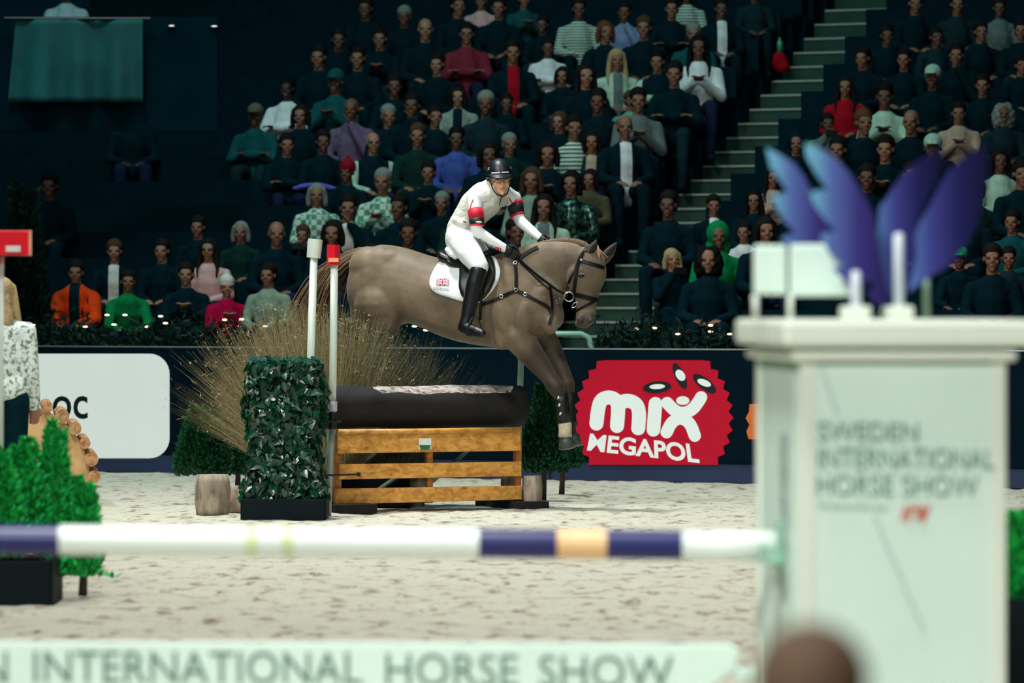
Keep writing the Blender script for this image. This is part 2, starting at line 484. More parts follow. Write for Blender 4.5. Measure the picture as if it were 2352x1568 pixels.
# jump cup that carries the pole
cup = MB(); cup.box(PL(-.03, .42, .752), (.07, .13, .02), AP); cup.box(PL(.0, .42, .80), (.02, .1, .16), AP); cup.box(PL(-.06, .42, .775), (.012, .13, .06), AP)
obj('jump_cup', cup, M('cup_grey_green', (150, 190, 168), 0.4, 0.05), pill, bevel=.004)

navy = M('pole_paint_navy', (28, 30, 96), 0.35, 0.05, 6); tan = M('pole_paint_tan', (238, 190, 138), 0.4, 0.05, 6)
pole_w = M('pole_paint_white', (236, 242, 236), 0.35, 0.02, 4); pole_y = M('pole_tape_yellow', (214, 226, 176), 0.5, 0.05, 6)
def polepos(px): # pole axis at Y 14.4
    return P(px, 1238 + 16*px/1800.0, 14.4)
t = thing('jump_pole', 'white painted jump pole with navy and tan bands across the foreground', 'jump pole', polepos(600)*1.0)
cuts = [(-820, -300, pole_w), (-300, 138, navy), (138, 566, pole_w), (566, 594, pole_y), (594, 648, pole_w), (648, 676, pole_y), (676, 1100, pole_w), (1100, 1280, navy), (1280, 1393, tan), (1393, 1566, navy), (1566, 1792, pole_w)]
mb = MB(); mats = [pole_w, navy, tan, pole_y]
for a, b, m in cuts:
    n = 24; rings = []
    for px in (a, b):
        c = polepos(px)
        rings.append([c + Vector((0, .049*math.sin(2*math.pi*k/n), .049*math.cos(2*math.pi*k/n))) for k in range(n)])
    mb.loft(rings, mats.index(m), cap=(a == -820 or b == 1792))
obj('round_pole', mb, mats, t, smooth=True)

# hanging plank with the show name
PY = 14.15
t = thing('jump_plank', 'pale mint jump plank lettered with the horse show name, below the pole', 'jump plank', P(800, 1520, PY))
mb = MB()
out = [P(-700, 1470, PY), P(1680, 1480, PY), P(1698, 1492, PY), P(1690, 1536, PY), P(1600, 1600, PY), P(-700, 1600, PY)]
mb.prism(out, (0, .03, 0)); obj('board', mb, M('plank_mint', (220, 240, 228), 0.5, 0.03, 3), t, bevel=.006)
mb = MB(); mb.box(P(1712, 1548, PY+.03), (.07, .05, .05)); obj('hanger', mb, mint_white, t, bevel=.01)
PF = lambda x, y: P(x, y, PY-.004)
for body, x0, x1, y0 in (('SWEDEN', -340, 17, 1492), ('INTERNATIONAL', 77, 832, 1494), ('HORSE', 886, 1190, 1500), ('SHOW', 1238, 1546, 1504)):
    lettering('plank_lettering', body, ((x0, y0), (x1, y0+3), (x1, y0+77), (x0, y0+74)), PF, letter_dark, t)

# feathered wing ornaments on top of the pillar
def wing_mat(name, stops):
    m = bpy.data.materials.new(name); m.use_nodes = True; nt = m.node_tree; b = nt.nodes['Principled BSDF']
    tc = nt.nodes.new('ShaderNodeTexCoord'); sp = nt.nodes.new('ShaderNodeSeparateXYZ'); nt.links.new(tc.outputs['Generated'], sp.inputs[0])
    rp = nt.nodes.new('ShaderNodeValToRGB'); el = rp.color_ramp.elements
    while len(el) < len(stops): el.new(0.5)
    for e, (p, c) in zip(el, stops): e.position = p; e.color = rgb(*c)
    nt.links.new(sp.outputs[0], rp.inputs[0]); nt.links.new(rp.outputs[0], b.inputs['Base Color'])
    b.inputs['Roughness'].default_value = 0.7; b.inputs['Specular IOR Level'].default_value = 0.08
    return m
w_l = wing_mat('wing_print_cyan_violet', [(0.0, (112, 178, 202)), (0.30, (80, 98, 160)), (0.60, (54, 46, 114)), (1.0, (24, 18, 64))])
w_r = wing_mat('wing_print_violet_navy', [(0.0, (82, 112, 170)), (0.28, (58, 58, 128)), (0.6, (30, 28, 82)), (1.0, (4, 10, 38))])
def W(x, y): return (1680+x/2.376, 300+y/2.376)
wings = {
 'A': [(190, 92), (260, 128), (340, 180), (400, 255), (440, 340), (470, 430), (560, 520), (600, 640), (640, 800), (600, 800), (480, 700), (330, 655), (272, 590), (300, 570), (350, 560), (290, 490), (250, 430), (218, 360), (250, 345), (310, 338), (260, 260), (215, 200)],
 'B': [(402, 66), (480, 95), (560, 145), (630, 215), (690, 300), (740, 390), (785, 480), (800, 600), (830, 760), (860, 900), (880, 940), (800, 960), (745, 890), (790, 830), (745, 820), (720, 880), (640, 840), (570, 770), (555, 748), (610, 735), (540, 670), (490, 590), (490, 565), (570, 545), (500, 470), (450, 400), (428, 338), (470, 325), (525, 322), (460, 230), (410, 140)],
 'C': [(850, 900), (815, 780), (795, 680), (790, 590), (805, 500), (808, 420), (850, 368), (900, 290), (960, 215), (1040, 150), (1150, 92), (1160, 170), (1130, 260), (1080, 350), (1040, 430), (1010, 520), (1005, 620), (985, 740), (945, 900)],
 'D': [(962, 884), (990, 780), (1010, 680), (1006, 570), (1030, 500), (1090, 400), (1140, 300), (1190, 215), (1280, 140), (1405, 66), (1410, 180), (1395, 300), (1370, 420), (1330, 540), (1270, 650), (1190, 730), (1080, 800), (1010, 850)]}
def wing(parent, key, Y, m):
    mb = MB()
    outp = [P(*W(x, y), Y) for x, y in wings[key]]
    mb.prism(outp, (0, .018, 0))
    return obj('wing_board', mb, m, parent)
post_mat = M('ornament_post_white', (214, 222, 232), 0.4, 0.03, 4)
for lab, keys, m, px, ptop, Y in (('pair of cyan and violet feathered wing boards on the white pillar, left pair', 'AB', w_l, 1966, 622, 14.1), ('pair of violet and navy feathered wing boards on the white pillar, right pair', 'CD', w_r, 2064, 535, 14.2)):
    b = P(px, 735, Y); b.z = 1.542
    t = thing('wing_ornament', lab, 'ornament', b)
    for i, k in enumerate(keys): wing(t, k, Y + (.30 if i == 0 else .05), m)
    mb = MB(); top = P(px, ptop, Y); mb.tube([b, top - Vector((0, 0, .01)), top], [.0165, .0165, .01], 14); obj('post', mb, post_mat, t, smooth=True)
    mb = MB(); mb.box(b + Vector((0, .03, .022)), (.088, .2, .044)); obj('socket', mb, cream_white, t, bevel=.008)
# thin pale stake behind the wings and the white marker flags
t = thing('white_flag_board', 'blurred white marker flag boards on two thin posts behind the pillar cap', 'flag', Vector((.9, 14.28, 1.542)))
for x0, x1, y0, y1, Y in ((1731, 1808, 563, 676, 14.30), (1814, 1962, 561, 680, 14.26)):
    mb = MB(); a, b_ = P(x0, y0, Y), P(x1, y1, Y)
    mb.box((a+b_)/2, (b_.x-a.x, .03, a.z-b_.z)); obj('flag_panel', mb, mint_white, t, bevel=.01)
for px in (1735, 1815):
    p = P(px, 676, 14.30); q = p.copy(); q.z = 1.54
    mb = MB(); mb.tube([q, p], .0095, 10); obj('flag_post', mb, cream_white, t, smooth=True)
p = P(2128, 640, 14.5); q = p.copy(); q.z = 1.54
mb = MB(); mb.tube([q, (p+q)/2, p], [.011, .011, .009], 10)
tag(obj('marker_stake', mb, M('stake_olive', (122, 146, 122), 0.5), smooth=True), 'thin olive green stake standing on the pillar cap right of the wings', 'stake')
# ------------------------------------------------------------------ the cross-country fence and the greenery round it
def wood_mat(name, c1, c2, scale=3.0, rough=0.45, knots=True, axis=(1, 8, 8)):
    m = bpy.data.materials.new(name); m.use_nodes = True; nt = m.node_tree; b = nt.nodes['Principled BSDF']
    tc = nt.nodes.new('ShaderNodeTexCoord'); mp = nt.nodes.new('ShaderNodeMapping'); mp.inputs['Scale'].default_value = axis
    nt.links.new(tc.outputs['Object'], mp.inputs['Vector'])
    nz = nt.nodes.new('ShaderNodeTexNoise'); nz.inputs['Scale'].default_value = scale; nz.inputs['Detail'].default_value = 6; nz.inputs['Distortion'].default_value = 0.6
    nt.links.new(mp.outputs['Vector'], nz.inputs['Vector'])
    rp = nt.nodes.new('ShaderNodeValToRGB'); rp.color_ramp.elements[0].position = .32; rp.color_ramp.elements[1].position = .62
    rp.color_ramp.elements[0].color = rgb(*c1); rp.color_ramp.elements[1].color = rgb(*c2)
    nt.links.new(nz.outputs['Fac'], rp.inputs['Fac'])
    if knots:
        vo = nt.nodes.new('ShaderNodeTexVoronoi'); vo.inputs['Scale'].default_value = 4.5
        mp2 = nt.nodes.new('ShaderNodeMapping'); mp2.inputs['Scale'].default_value = (1, 1, 1.8); nt.links.new(tc.outputs['Object'], mp2.inputs['Vector']); nt.links.new(mp2.outputs['Vector'], vo.inputs['Vector'])
        r2 = nt.nodes.new('ShaderNodeValToRGB'); r2.color_ramp.elements[0].position = 0.04; r2.color_ramp.elements[0].color = (.35, .25, .2, 1); r2.color_ramp.elements[1].position = .16
        nt.links.new(vo.outputs['Distance'], r2.inputs['Fac'])
        mx = nt.nodes.new('ShaderNodeMix'); mx.data_type = 'RGBA'; mx.blend_type = 'MULTIPLY'; mx.inputs['Factor'].default_value = .7
        nt.links.new(rp.outputs['Color'], mx.inputs['A']); nt.links.new(r2.outputs['Color'], mx.inputs['B']); nt.links.new(mx.outputs['Result'], b.inputs['Base Color'])
    else:
        nt.links.new(rp.outputs['Color'], b.inputs['Base Color'])
    bp = nt.nodes.new('ShaderNodeBump'); bp.inputs['Strength'].default_value = .3; bp.inputs['Distance'].default_value = .01
    nt.links.new(nz.outputs['Fac'], bp.inputs['Height']); nt.links.new(bp.outputs['Normal'], b.inputs['Normal'])
    b.inputs['Roughness'].default_value = rough
    MATS[name] = m
    return m
pine = wood_mat('varnished_pine', (176, 112, 42), (224, 164, 78))
pine_dark = wood_mat('varnished_pine_end', (140, 82, 34), (186, 122, 56))
bark = wood_mat('log_bark_dark', (3, 5, 8), (20, 14, 14), 6, .8, False, (2, 6, 6))
bare = wood_mat('log_bare_wood', (70, 56, 52), (206, 194, 186), 5, .5, False, (2.2, 10, 10))
stump_m = wood_mat('stump_pale_bark', (120, 106, 92), (178, 162, 142), 6, .8, False, (3, 3, 1))
white_paint = M('flag_pole_white', (222, 232, 220), 0.45, 0.03, 8)
pole_grey = M('pole_tube_grey', (150, 172, 166), 0.4, 0.08, 8)
black_pl = M('black_plastic', (10, 16, 20), 0.4, 0.1, 20)
red_fl = M('flag_red', (236, 12, 40), 0.5, 0.04, 8)
label_w = M('label_white', (230, 232, 226), 0.5, 0.05, 30)

FA, FB = P(770, 1180, 32.9), P(1197, 1168, 33.75); FA.z = FB.z = 0
FD = (FB-FA).normalized(); FN = Vector((FD.y, -FD.x, 0))       # FN points to the camera
def FP(px, py, off=0.0):
    k = (px-CX)/F
    a = FA + FN*off
    s = (k*a.y - a.x)/(FD.x - k*FD.y)
    return P(px, py, a.y + s*FD.y)
fence = thing('log_fence', 'varnished pine slatted fence topped with a dark log under the jumping horse', 'jump', (FA+FB)/2)
for q in (((778, 994), (1196, 988), (1197, 1035), (778, 1041)), ((782, 1066), (1198, 1060), (1198, 1093), (780, 1101)), ((774, 1122), (1199, 1115), (1199, 1147), (769, 1158))):
    mb = MB(); mb.prism([FP(*p) for p in q], -FN*.035); obj('slat', mb, pine, fence, bevel=.004)
mb = MB(); mb.tube([FP(778, 992, .0), FP(990, 990, .0), FP(1195, 986.5, .0)], .022, 14); obj('top_rail', mb, pine, fence, smooth=True)
for px, y0, y1 in ((775, 1000, 1160), (985, 1000, 1155), (1188, 994, 1150)):
    mb = MB(); a, b_ = FP(px, y0, -.06), FP(px, y1, -.06); a.z -= .0
    mb.box((a+b_)/2, (.05, .045, a.z-b_.z), math.atan2(FD.y, FD.x)); obj('upright', mb, pine_dark, fence, bevel=.004)
mb = MB(); mb.prism([FP(752, 1066, -.30), FP(772, 1062, -.06), FP(768, 1150, -.06), FP(727, 1142, -.45)], Vector((0, .03, 0))); obj('end_board', mb, pine_dark, fence, bevel=.003)
# log on top, bark with a stripped patch
ax0, ax1 = FP(705, 936, -.20), FP(1192, 932, -.20)
mb = MB(); rings = []; n = 28; NS = 26
up = Vector((0, 0, 1)); LD = (ax1-ax0).normalized(); LF = -LD.cross(up).normalized()
if LF.y > 0: LF = -LF
def log_pt(t, a, dr=0.0):
    c = ax0.lerp(ax1, t); r = .162 + .012*noise.noise(Vector((t*5, math.cos(a)*1.3, math.sin(a)*1.3))) + .004*noise.noise(Vector((t*30, math.cos(a)*6, math.sin(a)*6))) + dr
    return c + up*r*math.sin(a) + LF*r*math.cos(a)
for i in range(NS+1): rings.append([log_pt(i/NS, 2*math.pi*k/n) for k in range(n)])
mb.loft(rings); lg = obj('log', mb, bark, fence, smooth=True)
mb = MB(); rings = []
for i in range(25):
    t = .285 + .665*i/24
    w0 = R(38 + 12*noise.noise(Vector((t*9, 0, 0)))); w1 = R(84 + 5*noise.noise(Vector((t*7, 3, 0))))
    if i in (0, 24): w0 = R(64); w1 = R(68)
    rings.append([log_pt(t, w0+(w1-w0)*k/6, .006 if 0 < k < 6 else -.004) for k in range(7)])
mb.loft(rings, closed=False, cap=False); obj('bare_wood', mb, bare, lg, smooth=True)
# feet, braces, label
for a, b_, h in ((757, 852, .075), (1182, 1246, .055)):
    mb = MB(); p, q = FP(a, 1180, .05), FP(b_, 1176, .05); c = (p+q)/2; c.z = h/2
    mb.box(c - FN*.25, ((q-p).length, .7, h), math.atan2(FD.y, FD.x)); obj('foot_beam', mb, bark, fence, bevel=.005)
brace_m = M('brace_pale_green', (120, 146, 128), 0.5)
for a, b_ in (((1080, 1030), (966, 1128)), ((870, 1032), (830, 1064)), ((930, 1082), (860, 1130))):
    mb = MB(); mb.tube([FP(*a, -.30), FP(*b_, -.30)], .016, 8); obj('brace', mb, brace_m, fence, smooth=True)
mb = MB(); mb.prism([FP(962, 1006, .003), FP(990, 1006, .003), FP(990, 1031, .003), FP(962, 1031, .003)], FN*.004); ll = obj('number_plate', mb, label_w, fence)
mb = MB(); mb.prism([FP(963, 1022, .008), FP(989, 1022, .008), FP(986, 1031, .008), (FP(966, 1031, .008))], FN*.003); obj('plate_band', mb, M('plate_green', (20, 110, 70), .5), ll)
# pale cut blocks beside and under the fence
def stump(px, pyb, r, h, label, Y=None, lean=0.0):
    Y = Y or GY(pyb); c = P(px, pyb, Y); c.z = 0
    mb = MB(); rings = []
    for i in range(7):
        t = i/6
        rr = r*(1.08-.22*(2*t-1)**2*.6) if i else r*.98
        rings.append([c + Vector((rr*math.cos(a)*(1+.06*noise.noise(Vector((math.cos(a), math.sin(a), t*2)))), rr*math.sin(a), h*t)) for a in np.linspace(0, 2*math.pi, 18, endpoint=False)])
    mb.loft(rings); o = obj('log_stump', mb, stump_m, smooth=False)
    for p in o.data.polygons: p.use_smooth = len(p.vertices) == 4
    return tag(o, label, 'log stump')
stump(488, 1181, .125, .30, 'pale upright log stump below the conifer bush left of the ivy column')
stump(545, 1176, .08, .20, 'small pale log stump half hidden by the ivy planter')
stump(1222, 1166, .075, .25, 'pale log stump at the right end of the slatted fence')
stump(958, 1160, .06, .34, 'pale log stump inside the slatted fence behind its number plate', 34.0)
stump(1172, 1160, .07, .34, 'pale log stump seen through the right end of the slats', 34.2)

# flag poles
def flag_pole(name, base, top, r, label, build):
    t = thing(name, label, 'flag pole', Vector((base.x, base.y, 0)))
    mb = MB(); mb.tube([Vector((base.x, base.y, 0)), base, top], r, 14); obj('pole', mb, white_paint, t, smooth=True)
    build(t); return t
def bw(t):
    a, b_ = P(720, 592, 32.6), P(724.5, 549, 32.6)
    mb = MB(); mb.tube([a, a.lerp(b_, .5), b_], [.052, .055, .055], 20); obj('white_flag', mb, white_paint, t, smooth=False)
flag_pole('flag_pole', P(713, 840, 32.6), P(722, 560, 32.6), .029, 'white flag pole with a white cylinder flag rising behind the ivy column', bw)
t = thing('flag_pole', 'white flag pole with a red flag and black clamp at the fence corner', 'flag pole', Vector((P(756, 1180, 32.6).x, 32.6, 0)))
mb = MB(); mb.tube([P(763, 945, 32.55), P(766, 760, 32.55), P(768, 600, 32.55)], .028, 14); obj('pole', mb, white_paint, t, smooth=True)
mb = MB(); b0 = P(753, 1170, 32.6); b0.z = 0; mb.tube([b0, P(757, 1060, 32.58), P(763, 945, 32.56)], .026, 14); obj('lower_tube', mb, pole_grey, t, smooth=True)
mb = MB(); mb.tube([P(765.5, 607, 32.54), P(766, 580, 32.54), P(766.5, 562, 32.54)], [.05, .05, .05], 4, up=(1, .25, 0)); fo = obj('red_flag', mb, red_fl, t)
mb = MB(); mb.box(P(766, 597, 32.49), (.075, .012, .03)); obj('flag_label', mb, M('label_peach', (250, 170, 120), .5), fo)
mb = MB(); mb.tube([P(763.5, 944, 32.52), P(764, 921, 32.52)], .036, 14); obj('sticker_sleeve', mb, M('sticker_lilac', (206, 198, 222), .4, .2, 40), t, smooth=True)
mb = MB(); mb.tube([P(762, 985, 32.53), P(763, 948, 32.53)], .036, 12); mb.box(P(760, 968, 32.5), (.15, .04, .02)); mb.box(P(747, 967, 32.5), (.05, .03, .03)); obj('clamp', mb, black_pl, t, bevel=.003)
mb = MB(); mb.tube([P(741, 1089, 32.5), P(765, 1091, 32.5), P(826, 1089, 32.72)], .008, 8); mb.box(P(824, 1089, 32.72), (.03, .03, .03)); obj('strap', mb, black_pl, t)
mb = MB(); b0 = P(1190, 1165, 34.5); b0.z = 0; mb.tube([b0, P(1192, 990, 34.5), P(1197, 820, 34.5), P(1199, 790, 34.5)], .024, 12)
o = obj('flag_stake', mb, M('stake_grey_green', (132, 158, 140), .5), smooth=True); tag(o, 'slim pale green stake at the far right corner of the fence', 'flag pole')  # plain greenish grey stake colour

# red flag box at the left edge
t = thing('flag_pole', 'white flag pole with a blurred red box flag at the left picture edge', 'flag pole', Vector((P(3, 900, 23.6).x, 23.6, 0)))
mb = MB(); b0 = P(2, 1200, 23.6); b0.z = 0; mb.tube([b0, P(3, 800, 23.6), P(4, 590, 23.6)], .013, 12); obj('pole', mb, white_paint, t, smooth=True)
mb = MB(); mb.box(P(21, 558, 23.55), (.20, .12, .135), R(24)); bx = obj('box_flag', mb, red_fl, t, bevel=.008)
mb = MB(); mb.box(P(63, 558, 23.57), (.012, .11, .137), R(24)); obj('box_edge', mb, M('flag_peach_edge', (244, 180, 150), .5), bx)
mb = MB(); mb.box(P(30, 571, 23.455), (.08, .01, .032), R(24)); obj('flag_label', mb, label_w, bx)

# ---------------- greenery
def foliage_mat(name, c1, c2, rough=.45, spec=.5):
    m = bpy.data.materials.new(name); m.use_nodes = True; nt = m.node_tree; b = nt.nodes['Principled BSDF']
    gi = nt.nodes.new('ShaderNodeNewGeometry')
    rp = nt.nodes.new('ShaderNodeValToRGB'); rp.color_ramp.elements[0].color = rgb(*c1); rp.color_ramp.elements[1].color = rgb(*c2)
    nt.links.new(gi.outputs['Random Per Island'], rp.inputs['Fac']); nt.links.new(rp.outputs['Color'], b.inputs['Base Color'])
    b.inputs['Roughness'].default_value = rough; b.inputs['Specular IOR Level'].default_value = spec
    MATS[name] = m; return m
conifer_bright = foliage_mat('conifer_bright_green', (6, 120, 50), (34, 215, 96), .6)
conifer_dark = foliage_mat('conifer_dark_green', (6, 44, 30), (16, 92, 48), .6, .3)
conifer_deep = foliage_mat('conifer_deep_green', (4, 26, 24), (10, 50, 38), .7, .2)
ivy_m = foliage_mat('ivy_green', (2, 22, 18), (10, 70, 44), .28, .5)
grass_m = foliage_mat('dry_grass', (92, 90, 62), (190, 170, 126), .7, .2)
trunk_m = M('shrub_stem_brown', (58, 44, 34), .9, .2, 20)
planter_m = M('planter_black', (3, 18, 23), .6, .2, 6, spec=.15)

def conifer(base, h, r, n, seed, leaf=.05, lo=.12, lumps=7):
    """feathery sprays set all over a lumpy upright crown"""
    g = np.random.default_rng(seed); mb = MB(); base = Vector(base)
    spikes = [(g.uniform(-.75, .75), g.uniform(-.6, .6), g.uniform(.72, 1.08), g.uniform(.32, .55)) for _ in range(lumps)] + [(0, 0, 1, .7)]
    for i in range(n):
        sx, sy, sh, sr = spikes[g.integers(len(spikes))]
        t = g.random()**.8; z = lo + t*(h*sh - lo)
        rad = r*sr*(1.0 - .75*t**2.2)*(.65+.35*math.sin(min(1, t*3)*math.pi/2))
        a = g.uniform(0, 2*math.pi); q = g.uniform(.6, 1.05)
        p = base + Vector((sx*r*(1-.35*t) + rad*q*math.cos(a), sy*r*(1-.35*t) + rad*q*math.sin(a), z))
        out = Vector((math.cos(a), math.sin(a), g.uniform(.5, 1.6))).normalized()
        sd = out.cross(Vector((g.normal(), g.normal(), g.normal()))).normalized()
        l = leaf*g.uniform(.7, 1.5); w = l*.22
        tip = p + out*l; mid = p + out*l*.45
        up_ = out.cross(sd)*w*.4
        mb.add([p, mid+sd*w+up_, tip, mid-sd*w-up_], [(0, 1, 2), (0, 2, 3)])
    return mb
def shrub(name, base, h, r, n, seed, m, label, leaf=.05, lo=.1, lumps=7, group=None):
    t = thing(name, label, 'shrub', base, group=group)
    f = obj('foliage', conifer(base, h, r, n, seed, leaf, lo, lumps), m, t); f['kind'] = 'stuff'
    b = Vector(base); mb = MB(); mb.tube([b, b+Vector((.01, 0, h*.4)), b+Vector((0, .01, h*.8))], [.025, .018, .006], 8); obj('stem', mb, trunk_m, t, smooth=True)
    return t
def planter(c, sx, sy, h, label, rz=0):
    c = Vector(c); t = thing('planter_box', label, 'planter', c)
    q = Matrix.Rotation(rz, 3, 'Z')
    for dx, dy, wx, wy in ((0, -sy/2, sx, .03), (0, sy/2, sx, .03), (-sx/2, 0, .03, sy), (sx/2, 0, .03, sy)):
        mb = MB(); mb.box(c + q@Vector((dx, dy, h/2)), (wx, wy, h), rz); obj('side_panel', mb, planter_m, t, bevel=.004)
    mb = MB(); mb.box(c + Vector((0, 0, h*.45)), (sx-.03, sy-.03, h*.8), rz); obj('soil', mb, M('soil_dark', (14, 18, 16), .95, .3, 30), t)
    return t
Yp = 22.9
c = P(10, 1390, Yp+.25); c.z = 0
planter((c.x, c.y, 0), .54, .5, .24, 'black planter box under the bright green shrubs at the left')
for i, (px, top, r_, s) in enumerate(((-40, 1015, .22, 1), (50, 1022, .18, 2), (128, 988, .085, 3), (190, 1110, .11, 4))):
    b = P(px, 1300, Yp + (.18, .3, .42, .5)[i]); b.z = .12 if px < 120 else 0.02
    tz = P(px, top, b.y).z
    shrub('conifer_shrub', b, (tz-b.z)*.98, r_, (14000, 13000, 8000, 7000)[i], 11+i, conifer_bright, ('bright green conifer shrub cut by the left picture edge', 'bright green conifer shrub in the middle of the left planter', 'tallest pointed bright green conifer shrub, right of the left planter', 'low bright green conifer bush spilling right of the left planter')[i], .034, .12 if px < 120 else .1, group='bright shrubs at the left')
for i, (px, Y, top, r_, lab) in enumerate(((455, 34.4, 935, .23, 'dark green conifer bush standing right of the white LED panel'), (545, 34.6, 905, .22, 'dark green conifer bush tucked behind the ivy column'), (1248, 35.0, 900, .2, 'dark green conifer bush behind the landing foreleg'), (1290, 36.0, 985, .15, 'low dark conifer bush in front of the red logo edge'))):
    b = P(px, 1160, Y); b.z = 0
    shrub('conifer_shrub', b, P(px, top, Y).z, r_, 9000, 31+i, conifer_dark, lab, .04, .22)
# right edge planter behind the pillar
b = P(2362, 1500, 17.5); b.z = 0
planter((b.x, b.y, 0), .34, .4, .42, 'black planter box at the right picture edge beyond the pillar')
shrub('conifer_shrub', Vector((b.x, b.y, .36)), .36, .17, 2500, 77, conifer_bright, 'green shrub at the right picture edge beyond the pillar', .05, .02)

# ivy column
Yi = 31.9
c = P(655, 1195, Yi+.28); c.z = 0
planter((c.x, c.y, 0), .60, .50, .155, 'low black planter box carrying the ivy column')
iv = thing('ivy_column', 'tall dark ivy covered column in a black planter left of the fence', 'ivy column', Vector((c.x, c.y, .1)))
mb = MB(); z1 = P(655, 838, Yi+.1).z
mb.box((c.x, c.y, (.13+z1)/2), (.44, .34, z1-.13)); obj('trellis_core', mb, M('ivy_core_dark', (3, 18, 18), .95), iv)
def leaf_mesh():
    pts = [(0, 0), (.32, -.12), (.5, .12), (.34, .38), (.26, .62), (0, 1.0), (-.26, .62), (-.34, .38), (-.5, .12), (-.32, -.12)]
    me = bpy.data.meshes.new('leaf')
    vs = [(x, y, .10*abs(x)-.06*y*y) for x, y in pts] + [(0, .4, -.03)]
    me.from_pydata(vs, [], [(i, (i+1) % 10, 10) for i in range(10)]); me.materials.append(ivy_m); return me
LEAF = leaf_mesh()
def ivy_spots(n, seed):
    g = np.random.default_rng(seed); out = []
    for i in range(n):
        side = g.choice(['f', 'l', 'r', 't'], p=[.55, .17, .17, .11])
        z = g.uniform(.15, z1+.02); w = .24 + .03*math.sin(z*9)
        if side == 'f': p = Vector((c.x+g.uniform(-w, w), c.y-.18-g.uniform(0, .06), z)); nrm = Vector((g.normal()*.4, -1, g.uniform(-.2, .8)))
        elif side == 'l': p = Vector((c.x-w-g.uniform(0, .05), c.y+g.uniform(-.2, .17), z)); nrm = Vector((-1, g.normal()*.4-.4, g.uniform(-.2, .8)))
        elif side == 'r': p = Vector((c.x+w+g.uniform(0, .05), c.y+g.uniform(-.2, .17), z)); nrm = Vector((1, g.normal()*.4-.4, g.uniform(-.2, .8)))
        else: p = Vector((c.x+g.uniform(-w, w), c.y+g.uniform(-.2, .17), z1+g.uniform(0, .06))); nrm = Vector((g.normal()*.4, -.4, 1))
        q = nrm.to_track_quat('Z', 'Y') @ Quaternion((0, 0, 1), math.pi + g.normal()*.7)
        out.append((p, q, g.uniform(.045, .085)))
    return out
for p, q, s in ivy_spots(290, 5):
    o = bpy.data.objects.new('leaf', LEAF); COL.objects.link(o); o.parent = iv; o.matrix_parent_inverse = wm(iv).inverted()
    o.rotation_mode = 'QUATERNION'; o.location = p; o.rotation_quaternion = q; o.scale = (s,)*3
mb = MB()
for p, q, s in ivy_spots(900, 6):
    mb.add([p + q @ Vector(v.co)*s*.9 for v in LEAF.vertices], [tuple(f.vertices) for f in LEAF.polygons])
o = obj('leaf_mass', mb, ivy_m, iv); o['kind'] = 'stuff'

# ornamental grasses fanning up behind the log: a tan tuft and a darker one
def grass(px0, n, seed, m, label, spread0, mean, hmul, Yg):
    g = np.random.default_rng(seed); mb = MB(); gb = P(px0, 900, Yg); gb.z = 0.0
    for i in range(n):
        bx = np.clip(g.normal()*.14, -.3, .3)
        base = Vector((gb.x+bx, Yg+np.clip(g.normal(), -2, 2)*.05, .27))
        a = np.clip(g.normal(mean, spread0) + bx*.9, -.95, .8); L = g.uniform(.5, 1.3)*hmul*(1.06-.35*abs(a-mean))
        if g.random() < .4: L *= .75
        bend = g.normal()*.12 + a*.3; yo = g.normal()*.10*L; pts = []
        for k in range(5):
            t = k/4; pts.append(base + Vector((L*(math.sin(a)*t + bend*t*t*.6), yo*t, L*math.cos(a)*t*(1-.14*abs(bend)*t))))
        w = g.uniform(.0012, .0026); vs = []
        for k, p in enumerate(pts):
            ww = w*(1-.8*k/4); vs += [p+Vector((ww, 0, 0)), p-Vector((ww, 0, 0))]
        mb.add(vs, [(2*k, 2*k+1, 2*k+3, 2*k+2) for k in range(4)])
        if g.random() < .15:      # seed plume near the tip
            for q in range(3):
                c = pts[4-q//2]; d = Vector((g.normal(), g.normal()*.5, g.uniform(.2, 1.2)))*.022; s_ = Vector((.004, 0, 0))
                mb.add([c, c+d*.5+s_, c+d, c+d*.5-s_], [(0, 1, 2, 3)])
    gt = thing('ornamental_grass', label, 'grass', gb)
    o = obj('blades', mb, m, gt); o['kind'] = 'stuff'
    mb = MB(); mb.box((gb.x, Yg, .15), (.5, .22, .30)); obj('trough', mb, planter_m, gt, bevel=.005)
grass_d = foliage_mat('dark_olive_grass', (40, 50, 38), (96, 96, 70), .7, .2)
grass(735, 14000, 3, grass_m, 'feathery tan ornamental grass fanning up behind the flag poles', .34, -.12, 1.0, 33.72)
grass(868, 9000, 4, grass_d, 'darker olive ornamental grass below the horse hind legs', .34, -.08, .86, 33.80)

# half-round log jump at the left
c = P(30, 1104, 33.8); rt = thing('rolltop_jump', 'half-round tan wooden jump with small logs along its curve, far left', 'jump', Vector((c.x, c.y, 0)))
rad = .60
tanw = wood_mat('rolltop_tan_wood', (190, 144, 92), (226, 184, 128), 3, .5, False, (4, 4, 1.2))
tanl = wood_mat('rolltop_log_wood', (150, 92, 48), (206, 158, 110), 5, .6, False, (5, 1, 5))
mb = MB(); outl = [c + Vector((rad*math.cos(a), 0, rad*math.sin(a))) for a in np.linspace(0, math.pi, 24)]
outl = outl + [Vector((c.x-rad, c.y, .02)), Vector((c.x+rad, c.y, .02))]
mb.prism(outl, (0, .05, 0)); obj('end_panel', mb, tanw, rt)
for i, a in enumerate(np.linspace(R(3), R(177), 15)):
    p = c + Vector(((rad+.03)*math.cos(a), 0, (rad+.03)*math.sin(a)))
    dl = Vector((c.x-.15, c.y, 0)).normalized(); mb = MB(); mb.tube([p-dl*.05, p+dl*.5, p+dl*1.1], [.05+.006*math.sin(i*2.1)]*3, 12); obj('rail_log', mb, tanl, rt, smooth=False)
